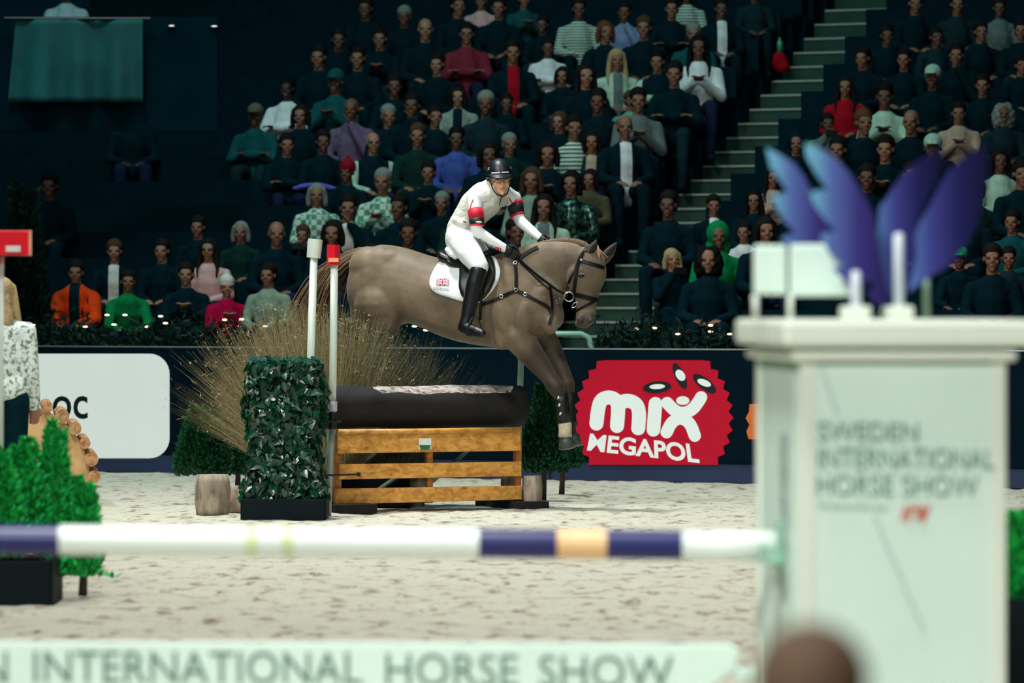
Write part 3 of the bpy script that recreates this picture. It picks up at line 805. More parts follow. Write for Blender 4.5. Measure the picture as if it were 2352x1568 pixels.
# fallen leaf sprigs on the sand
for px, py, s, lab in ((258, 1336, .10, 'green leaf sprig lying on the open sand'), (212, 1284, .06, 'small green leaf fallen beside the left planter')):
    b = P(px, py, GY(py)); b.z = .02; mb = MB(); gg = np.random.default_rng(int(px))
    for k in range(9):
        a = gg.uniform(0, 6.28); d = Vector((math.cos(a), math.sin(a)*.6, gg.uniform(.15, .6)))*s*gg.uniform(.5, 1); w_ = d.cross(Vector((0, 0, 1)))*.22
        mb.add([b, b+d*.5+w_, b+d, b+d*.5-w_], [(0, 1, 2, 3)])
    tag(obj('fallen_sprig', mb, conifer_bright), lab, 'leaf')
# garland of greenery with fairy lights along the hoarding top
def garland(u0, u1, label, seed, n):
    gg = np.random.default_rng(seed); mb = MB()
    for i in range(n):
        u = gg.uniform(u0, u1); v = .45+gg.normal()*.13; z = 1.12 + gg.normal()*.10 + .10*math.sin(u*5.1+seed)*gg.random() + .06
        p = ST(u, v, max(.9, z)); d = Vector((gg.normal(), gg.normal(), gg.normal()+.6)).normalized()
        s_ = d.cross(Vector((gg.normal(), gg.normal(), gg.normal()))).normalized(); l = gg.uniform(.05, .12)
        mb.add([p, p+d*l*.5+s_*l*.16, p+d*l, p+d*l*.5-s_*l*.16], [(0, 1, 2, 3)])
    t = thing('garland', label, 'garland', ST((u0+u1)/2, .45, .0))
    o = obj('greenery', mb, conifer_deep, t); o['kind'] = 'stuff'
    mb = MB(); mb.box(ST((u0+u1)/2, .45, .5), (u1-u0, .26, 1.0), -TA); obj('trough', mb, planter_m, t)
    return t
garland(-6.2, -1.9, 'dark greenery garland with fairy lights along the boards left of the fence', 1, 5200)
garland(st_at(1380, .45)[0], 3.6, 'dark greenery garland with fairy lights along the boards right of the horse', 2, 5000)
bulb_m = M('warm_bulb_glow', (255, 222, 176), .5, .02, 4, emit=3.0)
def fairy(px_list, label):
    a = [st_at(x, .28) for x, _ in px_list]
    t = thing('fairy_lights', label, 'fairy lights', ST(a[0][0], .28, 0))
    pts = []
    for (px, py) in px_list:
        u, Y = st_at(px, .28); p = P(px, py, Y); pts.append(p)
        mb = MB(); mb.ell(p, (.024, .014, .009), nu=10, nv=6); obj('bulb', mb, bulb_m, t, smooth=True)
    mb = MB(); pts.sort(key=lambda q: q.x)
    mb.tube([q - Vector((0, -.015, .012)) for q in pts], .003, 5); obj('wire', mb, black_pl, t)
fairy([(79, 747), (196, 750), (246, 723), (262, 745), (287, 723), (337, 750), (369, 726), (380, 742), (555, 733), (516, 734), (609, 749)], 'string of warm fairy lights in the garland left of the fence')
fairy([(952, 749), (978, 758), (1462, 755), (1503, 753), (1557, 767), (1632, 747), (1632, 761), (1676, 767)], 'string of warm fairy lights in the garland right of the horse')
# handrail at the foot of the stairs
rail_m = M('handrail_mint', (150, 200, 176), .35, .05, 8)
mb = MB(); Yr = 40.4
pp = [P(1258, 1000, Yr), P(1258, 800, Yr), P(1262, 775, Yr), P(1276, 767, Yr), P(1335, 767, Yr), P(1352, 775, Yr), P(1358, 800, Yr), P(1358, 1000, Yr)]
pp[0].z = 0; pp[-1].z = 0
mb.tube(pp, .028, 12); tag(obj('handrail', mb, rail_m, smooth=True), 'pale mint tubular handrail hoop at the foot of the stairs', 'handrail')
# dark tree behind the left board
b = ST(st_at(50, 1.4)[0], 1.4, 0)
shrub('conifer_tree', b, 2.55, .32, 5200, 91, conifer_deep, 'tall dark conifer standing behind the woman in the silver jacket', .08, .5)
# marker lights glinting in the dark upper stand
for px, py, wh in ((394, 59, 'left'), (492, 60, 'right')):
    p = P(px, py, 45.585); mb = MB(); mb.ell(p, (.03, .02, .008), nu=10, nv=6); mb.box(p+Vector((0, .03, 0)), (.08, .03, .03), mi=1)
    tag(obj('marker_light', mb, [M('marker_light_glow', (220, 235, 230), .5, .02, 4, emit=1.2), black_pl]), '%s one of two tiny white marker lights on the dark parapet, upper left' % wh, 'light', 'marker lights on the parapet')
# teal banner hung from the upper stand at the far left
teal = M('banner_teal_cloth', (18, 92, 92), .8, .25, 2.5)
Yb = 45.5
bt = thing('hanging_banner', 'dark teal cloth banner hung over the parapet in the upper left corner', 'banner', P(180, 235, Yb))
mb = MB(); nx, nz = 40, 14; rings = []
def bn(i, k):
    px = 36 + 292*i/nx; py = 44 + 190*k/nz
    return P(px - (6 if px < 100 else 0)*k/nz*3, py, Yb + .05*math.sin(i*.55)*(.3+k/nz) + .03*math.sin(i*.23+2))
vs = [bn(i, k) for k in range(nz+1) for i in range(nx+1)]
mb.add(vs, [(k*(nx+1)+i, k*(nx+1)+i+1, (k+1)*(nx+1)+i+1, (k+1)*(nx+1)+i) for k in range(nz) for i in range(nx)])
o = obj('cloth', mb, teal, bt, smooth=True); sm = o.modifiers.new('s', 'SOLIDIFY'); sm.thickness = .006
mb = MB(); mb.tube([P(10, 42, Yb), P(180, 43, Yb), P(345, 43, Yb)], .02, 8); obj('hanging_rail', mb, black_pl, bt)
mb = MB(); a, b_ = P(-80, 40, Yb+.18), P(500, 300, Yb+.18); mb.box((a+b_)/2, (b_.x-a.x, .1, a.z-b_.z)); 
struct('wall_parapet', mb, wall_mat)
# ------------------------------------------------------------------ the horse
HYAW = R(20.0)
def YH(px): return 33.9 - math.tan(HYAW)*(px-1060)/295.0
def HP(px, py, d=0.0): return P(px, py, YH(px)+d)
HD = Vector((math.cos(HYAW), -math.sin(HYAW), 0)); HL = Vector((math.sin(HYAW), math.cos(HYAW), 0)); UP = Vector((0, 0, 1))
def sec(c, u, a, v, b, n=24, p=2.2, skew=0.0):
    out = []
    for k in range(n):
        t = 2*math.pi*k/n; cs, sn = math.cos(t), math.sin(t)
        x = math.copysign(abs(cs)**(2/p), cs); y = math.copysign(abs(sn)**(2/p), sn)
        y *= 1 - skew*x
        out.append(c + u*(a*x) + v*(b*y))
    return out
def pxm(px): return YH(px)/F
hb = MB()
trunk = [(806, 640, 672, .06), (812, 618, 700, .15), (824, 588, 742, .21), (845, 569, 768, .245), (875, 561, 770, .262), (905, 563, 750, .262), (940, 571, 742, .262),
         (975, 583, 754, .275), (1010, 593, 770, .292), (1050, 599, 784, .300), (1090, 600, 792, .295), (1130, 592, 797, .275), (1165, 582, 797, .245), (1200, 580, 790, .225), (1235, 600, 778, .205), (1262, 640, 765, .18), (1282, 690, 752, .13), (1290, 710, 740, .07)]
rings = []
for px, t, b, w in trunk:
    c = HP(px, (t+b)/2); rings.append(sec(c, UP, (b-t)/2*pxm(px), HL, w, 28, 2.15, .10))
hb.loft(rings)
# neck
neck = [(1165, 690, 112, .21), (1200, 664, 100, .175), (1232, 640, 86, .145), (1262, 620, 72, .12), (1292, 606, 60, .105), (1318, 598, 50, .098), (1340, 596, 42, .09)]
rings = []
for i, (px, py, hw, w) in enumerate(neck):
    a = neck[max(i-1, 0)]; b = neck[min(i+1, len(neck)-1)]
    d = Vector((b[0]-a[0], 0, -(b[1]-a[1]))).normalized(); nrm = Vector((-d.z, 0, d.x))
    if nrm.z < 0: nrm = -nrm
    rings.append(sec(HP(px, py, -.02*i/6), nrm, hw*pxm(px), HL, w, 24, 2.0, .25))
hb.loft(rings)
# head, turned a little to the camera
HB = -.03
head = [(1352, 566, 16, .05), (1354, 580, 27, .085), (1355, 600, 35, .105), (1352, 622, 42, .112), (1349, 645, 41, .108), (1347, 664, 34, .095), (1347, 684, 27, .078), (1347, 704, 23, .068), (1346, 722, 23, .068), (1343, 738, 22, .064), (1340, 749, 15, .045), (1340, 754, 8, .02)]
rings = []
for i, (px, py, hw, w) in enumerate(head):
    d = HB - .10*i/11
    rings.append(sec(P(px, py, YH(1340)+d), Vector((1, 0, 0)), hw*pxm(px), Vector((0, 1, 0)), w, 22, 2.1, 0))
hb.loft(rings)
def E(px, py, d, rx, ry, rz, rot=0.0, Y=None):
    c = HP(px, py, d) if Y is None else P(px, py, Y)
    q = Matrix.Rotation(-HYAW, 3, 'Z') @ Matrix.Rotation(rot, 3, 'Y')
    hb.ell(c, (rx, ry, rz), q)
# cheek, eye ridge, nostril rim, chin
YM = YH(1340)
hb.ell(P(1322, 640, YM-.10), (.075, .05, .10)); hb.ell(P(1337, 621, YM-.135), (.04, .03, .022)); hb.ell(P(1374, 640, YM-.10), (.03, .04, .06))
hb.ell(P(1330, 733, YM-.175), (.026, .02, .035)); hb.ell(P(1357, 735, YM-.175), (.025, .02, .035)); hb.ell(P(1330, 746, YM-.13), (.035, .04, .022))
hb.ell(P(1352, 690, YM-.13), (.045, .03, .13)); hb.ell(P(1365, 652, YM-.125), (.022, .03, .15)); hb.ell(P(1384, 632, YM-.06), (.03, .04, .035)); hb.ell(P(1350, 606, YM-.115), (.05, .03, .03))
# muscles on the near side
E(866, 660, -.13, .20, .14, .32, R(8)); E(846, 612, -.09, .16, .14, .16); E(888, 606, -.08, .17, .14, .12, R(-20)); E(890, 712, -.155, .12, .11, .20, R(14)); E(840, 690, -.10, .13, .12, .24, R(6))
E(1000, 680, -.10, .35, .19, .24); E(1180, 668, -.15, .085, .10, .28, R(-16)); E(1152, 718, -.19, .10, .085, .19, R(-20)); E(1205, 726, -.17, .085, .09, .17, R(12)); E(1232, 700, -.12, .09, .10, .20, R(30)); E(1246, 640, -.085, .22, .07, .06, R(36)); E(1228, 668, -.10, .22, .07, .055, R(38))
E(1146, 768, -.155, .075, .085, .125, R(-16)); E(1264, 742, -.13, .07, .07, .085); E(1262, 742, .10, .07, .07, .085)
E(1080, 606, 0, .3, .10, .06)
def leg(nodes, d0):
    hb.chain([tuple(HP(px, py, d0+dd)) + (r,) for px, py, dd, r in nodes])
# near foreleg, far foreleg (reaching down to land)
leg([(1188, 772, -.13, .125), (1210, 800, -.13, .108), (1238, 836, -.12, .086), (1260, 866, -.12, .062), (1278, 891, -.125, .067), (1287, 910, -.115, .047), (1291, 940, -.11, .036), (1295, 968, -.105, .037), (1298, 982, -.10, .046), (1299, 993, -.10, .040), (1299, 1002, -.10, .044)], 0)
leg([(1240, 762, .10, .10), (1262, 790, .10, .085), (1282, 830, .10, .068), (1297, 862, .08, .056), (1304, 884, .07, .061), (1307, 915, .06, .040), (1309, 950, .05, .036), (1311, 970, .05, .043), (1312, 986, .04, .038), (1314, 996, .04, .042)], 0)
# hind legs trailing behind
leg([(868, 700, -.13, .20), (878, 740, -.13, .15), (850, 775, -.10, .115), (812, 806, -.09, .082), (782, 822, -.08, .062), (762, 826, -.08, .055), (735, 805, -.08, .040), (712, 790, -.08, .038), (700, 784, -.08, .046), (690, 790, -.08, .040)], 0)
leg([(860, 700, .13, .19), (880, 745, .13, .14), (850, 800, .12, .105), (822, 838, .11, .075), (800, 852, .11, .060), (770, 850, .11, .042), (745, 842, .11, .038), (732, 840, .11, .046), (722, 850, .11, .04)], 0)
HORSE_ME = remesh(hb, .0115, 11, .5, 'horse_body')
def coat_material():
    m = bpy.data.materials.new('horse_coat_taupe'); m.use_nodes = True; nt = m.node_tree; b = nt.nodes['Principled BSDF']
    tc = nt.nodes.new('ShaderNodeTexCoord')
    nz = nt.nodes.new('ShaderNodeTexNoise'); nz.inputs['Scale'].default_value = 3.2; nz.inputs['Detail'].default_value = 7; nz.inputs['Roughness'].default_value = .6; nt.links.new(tc.outputs['Object'], nz.inputs['Vector'])
    rp = nt.nodes.new('ShaderNodeValToRGB'); rp.color_ramp.elements[0].position = .3; rp.color_ramp.elements[1].position = .7
    rp.color_ramp.elements[0].color = rgb(88, 74, 58); rp.color_ramp.elements[1].color = rgb(136, 118, 95)
    nt.links.new(nz.outputs['Fac'], rp.inputs['Fac'])
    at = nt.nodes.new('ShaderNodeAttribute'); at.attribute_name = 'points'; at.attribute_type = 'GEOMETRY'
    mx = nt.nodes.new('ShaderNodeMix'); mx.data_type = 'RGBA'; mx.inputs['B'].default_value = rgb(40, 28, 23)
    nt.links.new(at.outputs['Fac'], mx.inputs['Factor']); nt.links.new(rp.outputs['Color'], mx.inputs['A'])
    nt.links.new(mx.outputs['Result'], b.inputs['Base Color'])
    n2 = nt.nodes.new('ShaderNodeTexNoise'); n2.inputs['Scale'].default_value = 90; nt.links.new(tc.outputs['Object'], n2.inputs['Vector'])
    bp = nt.nodes.new('ShaderNodeBump'); bp.inputs['Strength'].default_value = .12; bp.inputs['Distance'].default_value = .01
    nt.links.new(n2.outputs['Fac'], bp.inputs['Height']); nt.links.new(bp.outputs['Normal'], b.inputs['Normal'])
    b.inputs['Roughness'].default_value = .55; b.inputs['Sheen Weight'].default_value = .12; b.inputs['Specular IOR Level'].default_value = .3
    return m
horse = thing('horse', 'taupe chestnut horse with plaited mane leaping down over the log fence', 'horse', Vector((HP(1060, 700).x, 33.9, 0)))
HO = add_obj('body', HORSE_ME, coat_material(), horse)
# dark lower legs, ear tips, muzzle: hair colouring; head darker; neck shade painted in
att = HORSE_ME.attributes.new('points', 'FLOAT', 'POINT'); vals = []
for v in HORSE_ME.vertices:
    p = v.co; Y = p.y; px = CX + p.x*F/Y; py = HY - (p.z-CH)*F/Y
    k = 0.0
    if px > 1185 and py > 760: k = min(1, (py-760)/50)*.8*min(1, max(0, (px-1185)/45) + max(0, (py-810)/40))
    if py > 880 and px > 1200: k = .9
    if px < 830 and py > 760: k = .8
    if px > 1300 and py < 583 and py < 590: k = max(k, min(.8, (590-py)/25)) if px > 1345 else k
    if px > 1300 and 712 < py < 760: k = max(k, .75*min(1, (py-712)/14))
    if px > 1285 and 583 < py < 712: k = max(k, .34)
    if 1180 < px < 1300 and 570 < py < 680 and p.y < 34: k = max(k, .26*min(1, (px-1180)/60))  # neck darkened in the coat colour to stand for its shade
    vals.append(k)
att.data.foreach_set('value', vals)
HB_ = bvh_of(HORSE_ME)
# parts of the animal
hoof_m = M('hoof_grey', (58, 66, 64), .45, .25, 30); sock_m = M('pale_fetlock_hair', (196, 182, 156), .9, .15, 60)
mane_m = M('mane_brown', (126, 102, 80), .6, .25, 60, bump=.4); tail_m = foliage_mat('tail_hair', (70, 54, 40), (156, 124, 94), .55, .3)
tail_light = foliage_mat('forelock_hair', (120, 94, 70), (206, 178, 140), .55, .3)
dark_m = M('horse_eye_dark', (8, 8, 8), .12, .05, 10); nost_m = M('muzzle_dark_skin', (34, 32, 30), .6, .2, 30)
for px, py, d, tilt, nm in ((1299, 1006, -.10, .1, 'near'), (1315, 1000, .04, .1, 'far')):
    a = HP(px, py-2, d); mb = MB()
    mb.tube([a, a+Vector((.005, -.01, -.035)), a+Vector((.012, -.02, -.085))], [.047, .056, .066], 16); obj('hoof', mb, hoof_m, horse, smooth=True)
mb = MB()
a = HP(1298, 974, -.10); mb.tube([a+Vector((0, 0, .02)), a, a+Vector((0, 0, -.05)), a+Vector((.0, 0, -.1))], [.042, .052, .050, .054], 16); obj('pale_sock', mb, sock_m, horse, smooth=True)
boot_h = M('horse_boot_black', (10, 14, 16), .5, .15, 20)
for nodes in ([(1288, 908, -.115, .050), (1290, 925, -.112, .047), (1292.5, 945, -.108, .045), (1296, 970, -.104, .050)], [(1306.5, 902, .062, .046), (1308, 930, .056, .043), (1310, 968, .05, .050), (1312, 980, .045, .046)]):
    mb = MB(); mb.tube([HP(x, y, d) for x, y, d, r in nodes], [r for *_, r in nodes], 16); lb = obj('leg_boot', mb, boot_h, horse, smooth=True)
    if nodes[0][0] < 1300:
        for x, y, d, r in nodes[:3]:
            mb = MB(); mb.tube([HP(x-4, y+2, d-.050), HP(x-7, y+8, d-.046)], [.009, .006], 8); obj('boot_tab', mb, label_w, lb, smooth=True)
for px, py, d in ((690, 796, -.08), (722, 856, .11)):
    a = HP(px, py, d); mb = MB(); mb.tube([a, a+Vector((-.03, 0, -.03)), a+Vector((-.06, 0, -.07))], [.044, .054, .06], 14); obj('hoof', mb, hoof_m, horse, smooth=True)
ear_m = M('ear_dark_brown', (62, 49, 39), .65, .15, 30); ear_in = M('ear_inner_dark', (26, 20, 18), .9, .1, 30)
for bx, by, tx, ty, Y, w in ((1351, 596, 1370, 550, YM-.09, 1.0), (1385, 600, 1417, 556, YM-.02, 1.05)):
    a, b = P(bx, by, Y), P(tx, ty, Y-.02); d = b-a; mb = MB()
    mb.tube([a-d*.05, a+d*.2, a+d*.42, a+d*.65, a+d*.85, b], [r*w for r in (.034, .044, .044, .034, .018, .003)], 14, flat=.6, up=(1, .2, .4)); e_ = obj('ear', mb, ear_m, horse, smooth=True)
    mb = MB(); mb.tube([a+d*.22+Vector((.004, -.02, 0)), a+d*.45+Vector((.004, -.022, 0)), a+d*.68+Vector((.004, -.016, 0)), a+d*.86+Vector((.002, -.008, 0))], [r*w for r in (.016, .026, .020, .006)], 10, flat=.4, up=(1, .2, .4)); obj('ear_inside', mb, ear_in, e_, smooth=True)
# eyes and nostrils sit on the surface
def on(px, py, off=0.0):
    h = hit(HB_, px, py); return (h[0]+h[1]*off, h[1]) if h else (HP(px, py, -.3), Vector((0, -1, 0)))
p, n_ = on(1336, 634, -.006); mb = MB(); mb.ell(p, (.023, .014, .016), Matrix.Rotation(R(12), 3, 'Y')); obj('eye', mb, dark_m, horse, smooth=True)
mb = MB(); mb.tube([on(x, y, .004)[0] for x, y in ((1328, 634), (1331, 630), (1336, 628.5), (1341, 630), (1344, 634))], [.003, .007, .008, .007, .003], 8); obj('eyelid', mb, M('eyelid_taupe', (88, 74, 60), .6), horse, smooth=True)
for px, py, r1, r2 in ((1335, 737, .016, .026), (1357, 738, .010, .020)):
    p, n_ = on(px, py, -.006); mb = MB(); mb.ell(p, (r1, .014, r2), Matrix.Rotation(R(20), 3, 'Y')); obj('nostril', mb, nost_m, horse, smooth=True)
# plaited mane: twisted knots along the crest
crest = [(1186, 580), (1205, 572), (1225, 564), (1245, 558), (1265, 554), (1285, 552), (1305, 552), (1325, 554), (1342, 560), (1352, 568)]
mb = MB()
def interp(poly, step):
    out = []
    for (x0, y0), (x1, y1) in zip(poly, poly[1:]):
        n = max(1, int(math.hypot(x1-x0, y1-y0)/step))
        out += [(x0+(x1-x0)*i/n, y0+(y1-y0)*i/n) for i in range(n)]
    return out + [poly[-1]]
cr = interp(crest, 4.2)
for i, (x, y) in enumerate(cr):
    q = Matrix.Rotation(-HYAW, 3, 'Z') @ Matrix.Rotation(R(38), 3, 'Y')
    mb.ell(HP(x, y+1, -.035), (.0135, .034, .027), q, 10, 6)
obj('plaited_mane', mb, mane_m, horse, smooth=True)
mb = MB(); g = np.random.default_rng(4)
for k in range(46):
    x0, y0 = 1364+g.normal()*4, 566+g.normal()*3; dx = g.normal()*9+8; L_ = g.uniform(14, 30)
    pts = [P(x0+dx*t*t+g.normal()*.6, y0-3*math.sin(t*3)+L_*t*t, YM-.07-.05*t) for t in (0, .3, .6, 1)]
    mb.tube(pts, [.006, .0075, .006, .002], 5)
obj('forelock', mb, tail_light, horse, smooth=True)
# tail: bundle of tapering strands
g = np.random.default_rng(12); mb = MB()
core = [(868, 566), (840, 566), (812, 578), (785, 594), (762, 612), (742, 640), (726, 676), (712, 720), (700, 770)]
for i in range(230):
    ox, oy, od = g.normal()*1.0, g.normal()*1.0, g.normal()*.035
    m_ = len(core) - (0 if g.random() < .6 else g.integers(0, 3)); pts = []
    droop = g.uniform(0, 1)
    for k, (x, y) in enumerate(core[:m_]):
        sp_ = 4 + k*3.4
        pts.append(HP(x + ox*sp_*.9 + droop*k*1.2, y + 4 + abs(oy)*sp_*.55*(1 if oy > -.3 else -.3) + droop*k*2.6, .06 + od*(1+k*.35)))
    nn = len(pts); mb.tube(pts, [.0075*(1-.75*k/(nn-1)) for k in range(nn)], 4)
obj('tail', mb, tail_m, horse, smooth=True)

# ---------------- tack laid on the horse's surface
leather = M('tack_black_leather', (6, 6, 7), .5, .1, 30, spec=.22); brown_l = M('tack_dark_brown_leather', (18, 12, 12), .5, .12, 30, spec=.25)
steel = M('polished_steel', (220, 224, 218), .2, .05, 20, metal=.9)
def strap(name, poly, w, m, parent, off=.006, th=.005, bvh=None, d=None):
    pts = []
    for x, y in interp(poly, 5):
        h = hit(bvh or HB_, x, y)
        if h is None: continue
        pts.append((h[0]+h[1]*off, h[1]))
    for _ in range(2):   # soften jumps
        pts = [pts[0]] + [((pts[i-1][0]+pts[i][0]*2+pts[i+1][0])/4, (pts[i-1][1]+pts[i][1]+pts[i+1][1]).normalized()) for i in range(1, len(pts)-1)] + [pts[-1]]
    rings = []
    for i, (p, n_) in enumerate(pts):
        t = (pts[min(i+1, len(pts)-1)][0]-pts[max(i-1, 0)][0]).normalized(); s_ = t.cross(n_).normalized()
        rings.append([p+s_*w/2-n_*th, p+s_*w/2+n_*th, p-s_*w/2+n_*th, p-s_*w/2-n_*th])
    mb = MB(); mb.loft(rings); return obj(name, mb, m, parent)
def ring3(name, px, py, r, th, bvh, m, parent, off=.012, sq=1.0):
    h = hit(bvh, px, py); c, n_ = (h[0]+h[1]*off, h[1]) if h else (HP(px, py, -.15), Vector((0, -1, 0)))
    a = n_.orthogonal().normalized(); b = n_.cross(a); mb = MB(); k = 20; rings = []
    for i in range(k+1):
        t = 2*math.pi*i/k; d = a*math.cos(t)+b*math.sin(t)*sq
        q = c+d*r; rings.append([q + (d*math.cos(s)+n_*math.sin(s))*th for s in np.linspace(0, 2*math.pi, 6, endpoint=False)])
    mb.loft(rings, cap=False); return obj(name, mb, m, parent, smooth=True)
br = thing('bridle', 'dark leather bridle with steel bit rings on the horse head', 'bridle', Vector((HP(1340, 640).x, 33.5, 1.7)))
strap('cheekpiece', [(1340, 580), (1330, 600), (1325, 622), (1321, 650), (1319, 676)], .026, leather, br)
strap('throat_lash', [(1334, 590), (1324, 614), (1313, 634), (1305, 656), (1303, 668)], .018, leather, br)
strap('browband', [(1328, 598), (1345, 602), (1365, 608), (1386, 615)], .026, leather, br)
strap('noseband', [(1320, 676), (1335, 679), (1352, 684), (1370, 688)], .032, leather, br)
strap('flash_strap', [(1366, 691), (1352, 698), (1338, 706), (1326, 714)], .016, leather, br)
strap('headpiece', [(1342, 578), (1347, 570), (1352, 566)], .03, leather, br)
ring3('bit_ring', 1307, 681, .036, .005, HB_, steel, br, .02); ring3('bit_ring', 1320, 700, .028, .006, HB_, steel, br, .012, .45)
p, n_ = on(1337, 598, .014); mb = MB(); mb.ell(p, (.012, .008, .009)); obj('browband_stud', mb, steel, br, smooth=True)
bp_ = thing('breastplate', 'dark brown leather breastplate straps across the horse shoulder', 'breastplate', Vector((HP(1200, 680).x, 33.5, 1.6)))
strap('upright_strap', [(1183, 602), (1185, 630), (1185, 666)], .024, brown_l, bp_)
strap('girth_strap', [(1183, 668), (1160, 678), (1135, 690), (1106, 700)], .026, brown_l, bp_)
strap('chest_strap', [(1186, 668), (1207, 676), (1232, 690), (1258, 704), (1268, 722), (1262, 745)], .026, brown_l, bp_)
strap('martingale_strap', [(1263, 658), (1265, 680), (1268, 702), (1266, 730)], .02, leather, bp_)
for px, py in ((1184, 604), (1184, 666), (1152, 681), (1207, 676)): ring3('buckle', px, py, .013, .004, HB_, steel, bp_, .012)
ring3('martingale_ring', 1277, 690, .03, .004, HB_, steel, bp_, .02, .6)

# saddle cloth, saddle
def patch(name, outline, centre, m, parent, off=.014, rings_n=12, bvh=None, thick=.012, sub=80, colour=None, edge=.35):
    bvh = bvh or HB_
    pts = interp(outline + [outline[0]], 4)[:-1]
    for _ in range(3):
        n = len(pts); pts = [((pts[i-1][0]+2*pts[i][0]+pts[(i+1) % n][0])/4, (pts[i-1][1]+2*pts[i][1]+pts[(i+1) % n][1])/4) for i in range(n)]
    n = len(pts); cx_, cy_ = centre; rows = []
    last = None
    for k in range(rings_n+1):
        t = k/rings_n; row = []
        for x, y in pts:
            X, Y_ = cx_+(x-cx_)*t, cy_+(y-cy_)*t
            h = hit(bvh, X, Y_)
            if h is None: q = last if last else HP(X, Y_, -.25); q = P(X, Y_, q.y)
            else: q = h[0]+h[1]*(off if k < rings_n else off*edge); last = q
            row.append(q)
        rows.append(row)
    mb = MB(); mb.loft(rows[::-1], cap=False)
    o = obj(name, mb, m, parent, smooth=True)
    bm = bmesh.new(); bm.from_mesh(o.data); bmesh.ops.remove_doubles(bm, verts=bm.verts, dist=1e-4); bmesh.ops.recalc_face_normals(bm, faces=bm.faces)
    f0 = bm.faces[:]
    s_ = sum((f.normal.y for f in f0))
    if s_ > 0: bmesh.ops.reverse_faces(bm, faces=f0)
    bm.to_mesh(o.data); bm.free()
    sm = o.modifiers.new('s', 'SOLIDIFY'); sm.thickness = thick; sm.offset = -1
    sm = o.modifiers.new('b', 'SMOOTH'); sm.factor = .5; sm.iterations = 3
    return o
cloth_w = M('saddle_cloth_white', (238, 242, 240), .8, .03, 20, bump=.15, bscale=160)
sc_ = thing('saddle_cloth', 'white saddle cloth with a small British flag under the black saddle', 'saddle cloth', Vector((HP(1070, 640).x, 33.5, 1.5)))
pad = patch('cloth', [(1012, 596), (1040, 598), (1090, 600), (1134, 584), (1142, 592), (1150, 612), (1153, 626), (1148, 645), (1134, 668), (1116, 688), (1102, 698), (1080, 697), (1058, 694), (1028, 684), (1004, 677), (990, 668), (983, 655), (987, 636), (998, 614)], (1070, 645), cloth_w, sc_, .022, 14)
bpy.context.view_layer.update()
PADB = BVHTree.FromPolygons([v.co.copy() for v in pad.data.vertices], [tuple(p.vertices) for p in pad.data.polygons])
flag_c = [M('flag_ink_navy', (52, 48, 110), .7), M('flag_ink_white', (236, 236, 238), .7), M('flag_ink_red', (206, 32, 66), .7)]
def grid_decal(name, quad, nx, ny, fn, mats, parent, bvh, off=.006):
    tl, tr, br_, bl = [np.array(q, float) for q in quad]; mb = MB(); vs = {}
    def pt(i, j):
        if (i, j) not in vs:
            u, v = i/nx, j/ny; x, y = (tl*(1-u)+tr*u)*(1-v)+(bl*(1-u)+br_*u)*v
            h = hit(bvh, x, y); vs[i, j] = len(mb.v); mb.v.append(tuple(h[0]+h[1]*off if h else HP(x, y, -.3)))
        return vs[i, j]
    for i in range(nx):
        for j in range(ny):
            c_ = fn((i+.5)/nx, (j+.5)/ny)
            if c_ is None: continue
            mb.f.append((pt(i, j), pt(i+1, j), pt(i+1, j+1), pt(i, j+1))); mb.m.append(c_)
    return obj(name, mb, mats, parent)
def jack(u, v):
    x, y = (u-.5)*2, v-.5
    if abs(x) < .1 or abs(y) < .1: return 2
    if abs(x) < .19 or abs(y) < .18: return 1
    d = min(abs(abs(x)-2*abs(y)*1.0), 9)/2.2
    if d < .05: return 2
    if d < .13: return 1
    return 0
grid_decal('printed_flag', ((1003, 641), (1032, 640), (1031, 656), (1002, 655)), 40, 24, jack, flag_c, sc_, PADB)
def smalltext(u, v):
    if v < .15 or .45 < v < .58 or v > .92: return None
    k = int(u*26); return 0 if (k*7+int(v*4)*3) % 5 < 3 and (u < .5 or v > .3) else None
grid_decal('printed_words', ((996, 659), (1032, 661), (1032, 669), (996, 666)), 52, 8, smalltext, [M('ink_grey', (120, 128, 134), .7)], sc_, PADB)

sd = thing('saddle', 'black leather jumping saddle with stirrup under the rider', 'saddle', Vector((HP(1080, 640).x, 33.7, 1.6)))
saddle_m = M('saddle_black_leather', (6, 9, 12), .4, .1, 20)
patch('flap', [(1054, 604), (1090, 590), (1128, 586), (1139, 600), (1143, 625), (1140, 646), (1130, 668), (1114, 688), (1095, 698), (1076, 697), (1060, 684), (1053, 662), (1055, 640)], (1096, 644), saddle_m, sd, .05, 12, thick=.02)
patch('rear_panel', [(1017, 590), (1026, 580), (1052, 588), (1072, 604), (1070, 622), (1045, 622), (1026, 618), (1016, 606)], (1042, 604), saddle_m, sd, .055, 8, thick=.05)
# seat: arched over the back from cantle to pommel
rings = []
for px, y, h_, w in ((1016, 584, 6, .10), (1021, 580, 14, .17), (1032, 585, 18, .19), (1052, 594, 16, .18), (1080, 598, 16, .15), (1108, 592, 18, .13), (1128, 584, 18, .12), (1138, 584, 10, .08)):
    rings.append(sec(HP(px, y+6), UP, h_*pxm(px), HL, w, 18, 2.4))
mb = MB(); mb.loft(rings); obj('seat', mb, saddle_m, sd, smooth=True)
strap('cantle_trim', [(1018, 590), (1021, 598), (1029, 604)], .012, cloth_w, sd, .075)
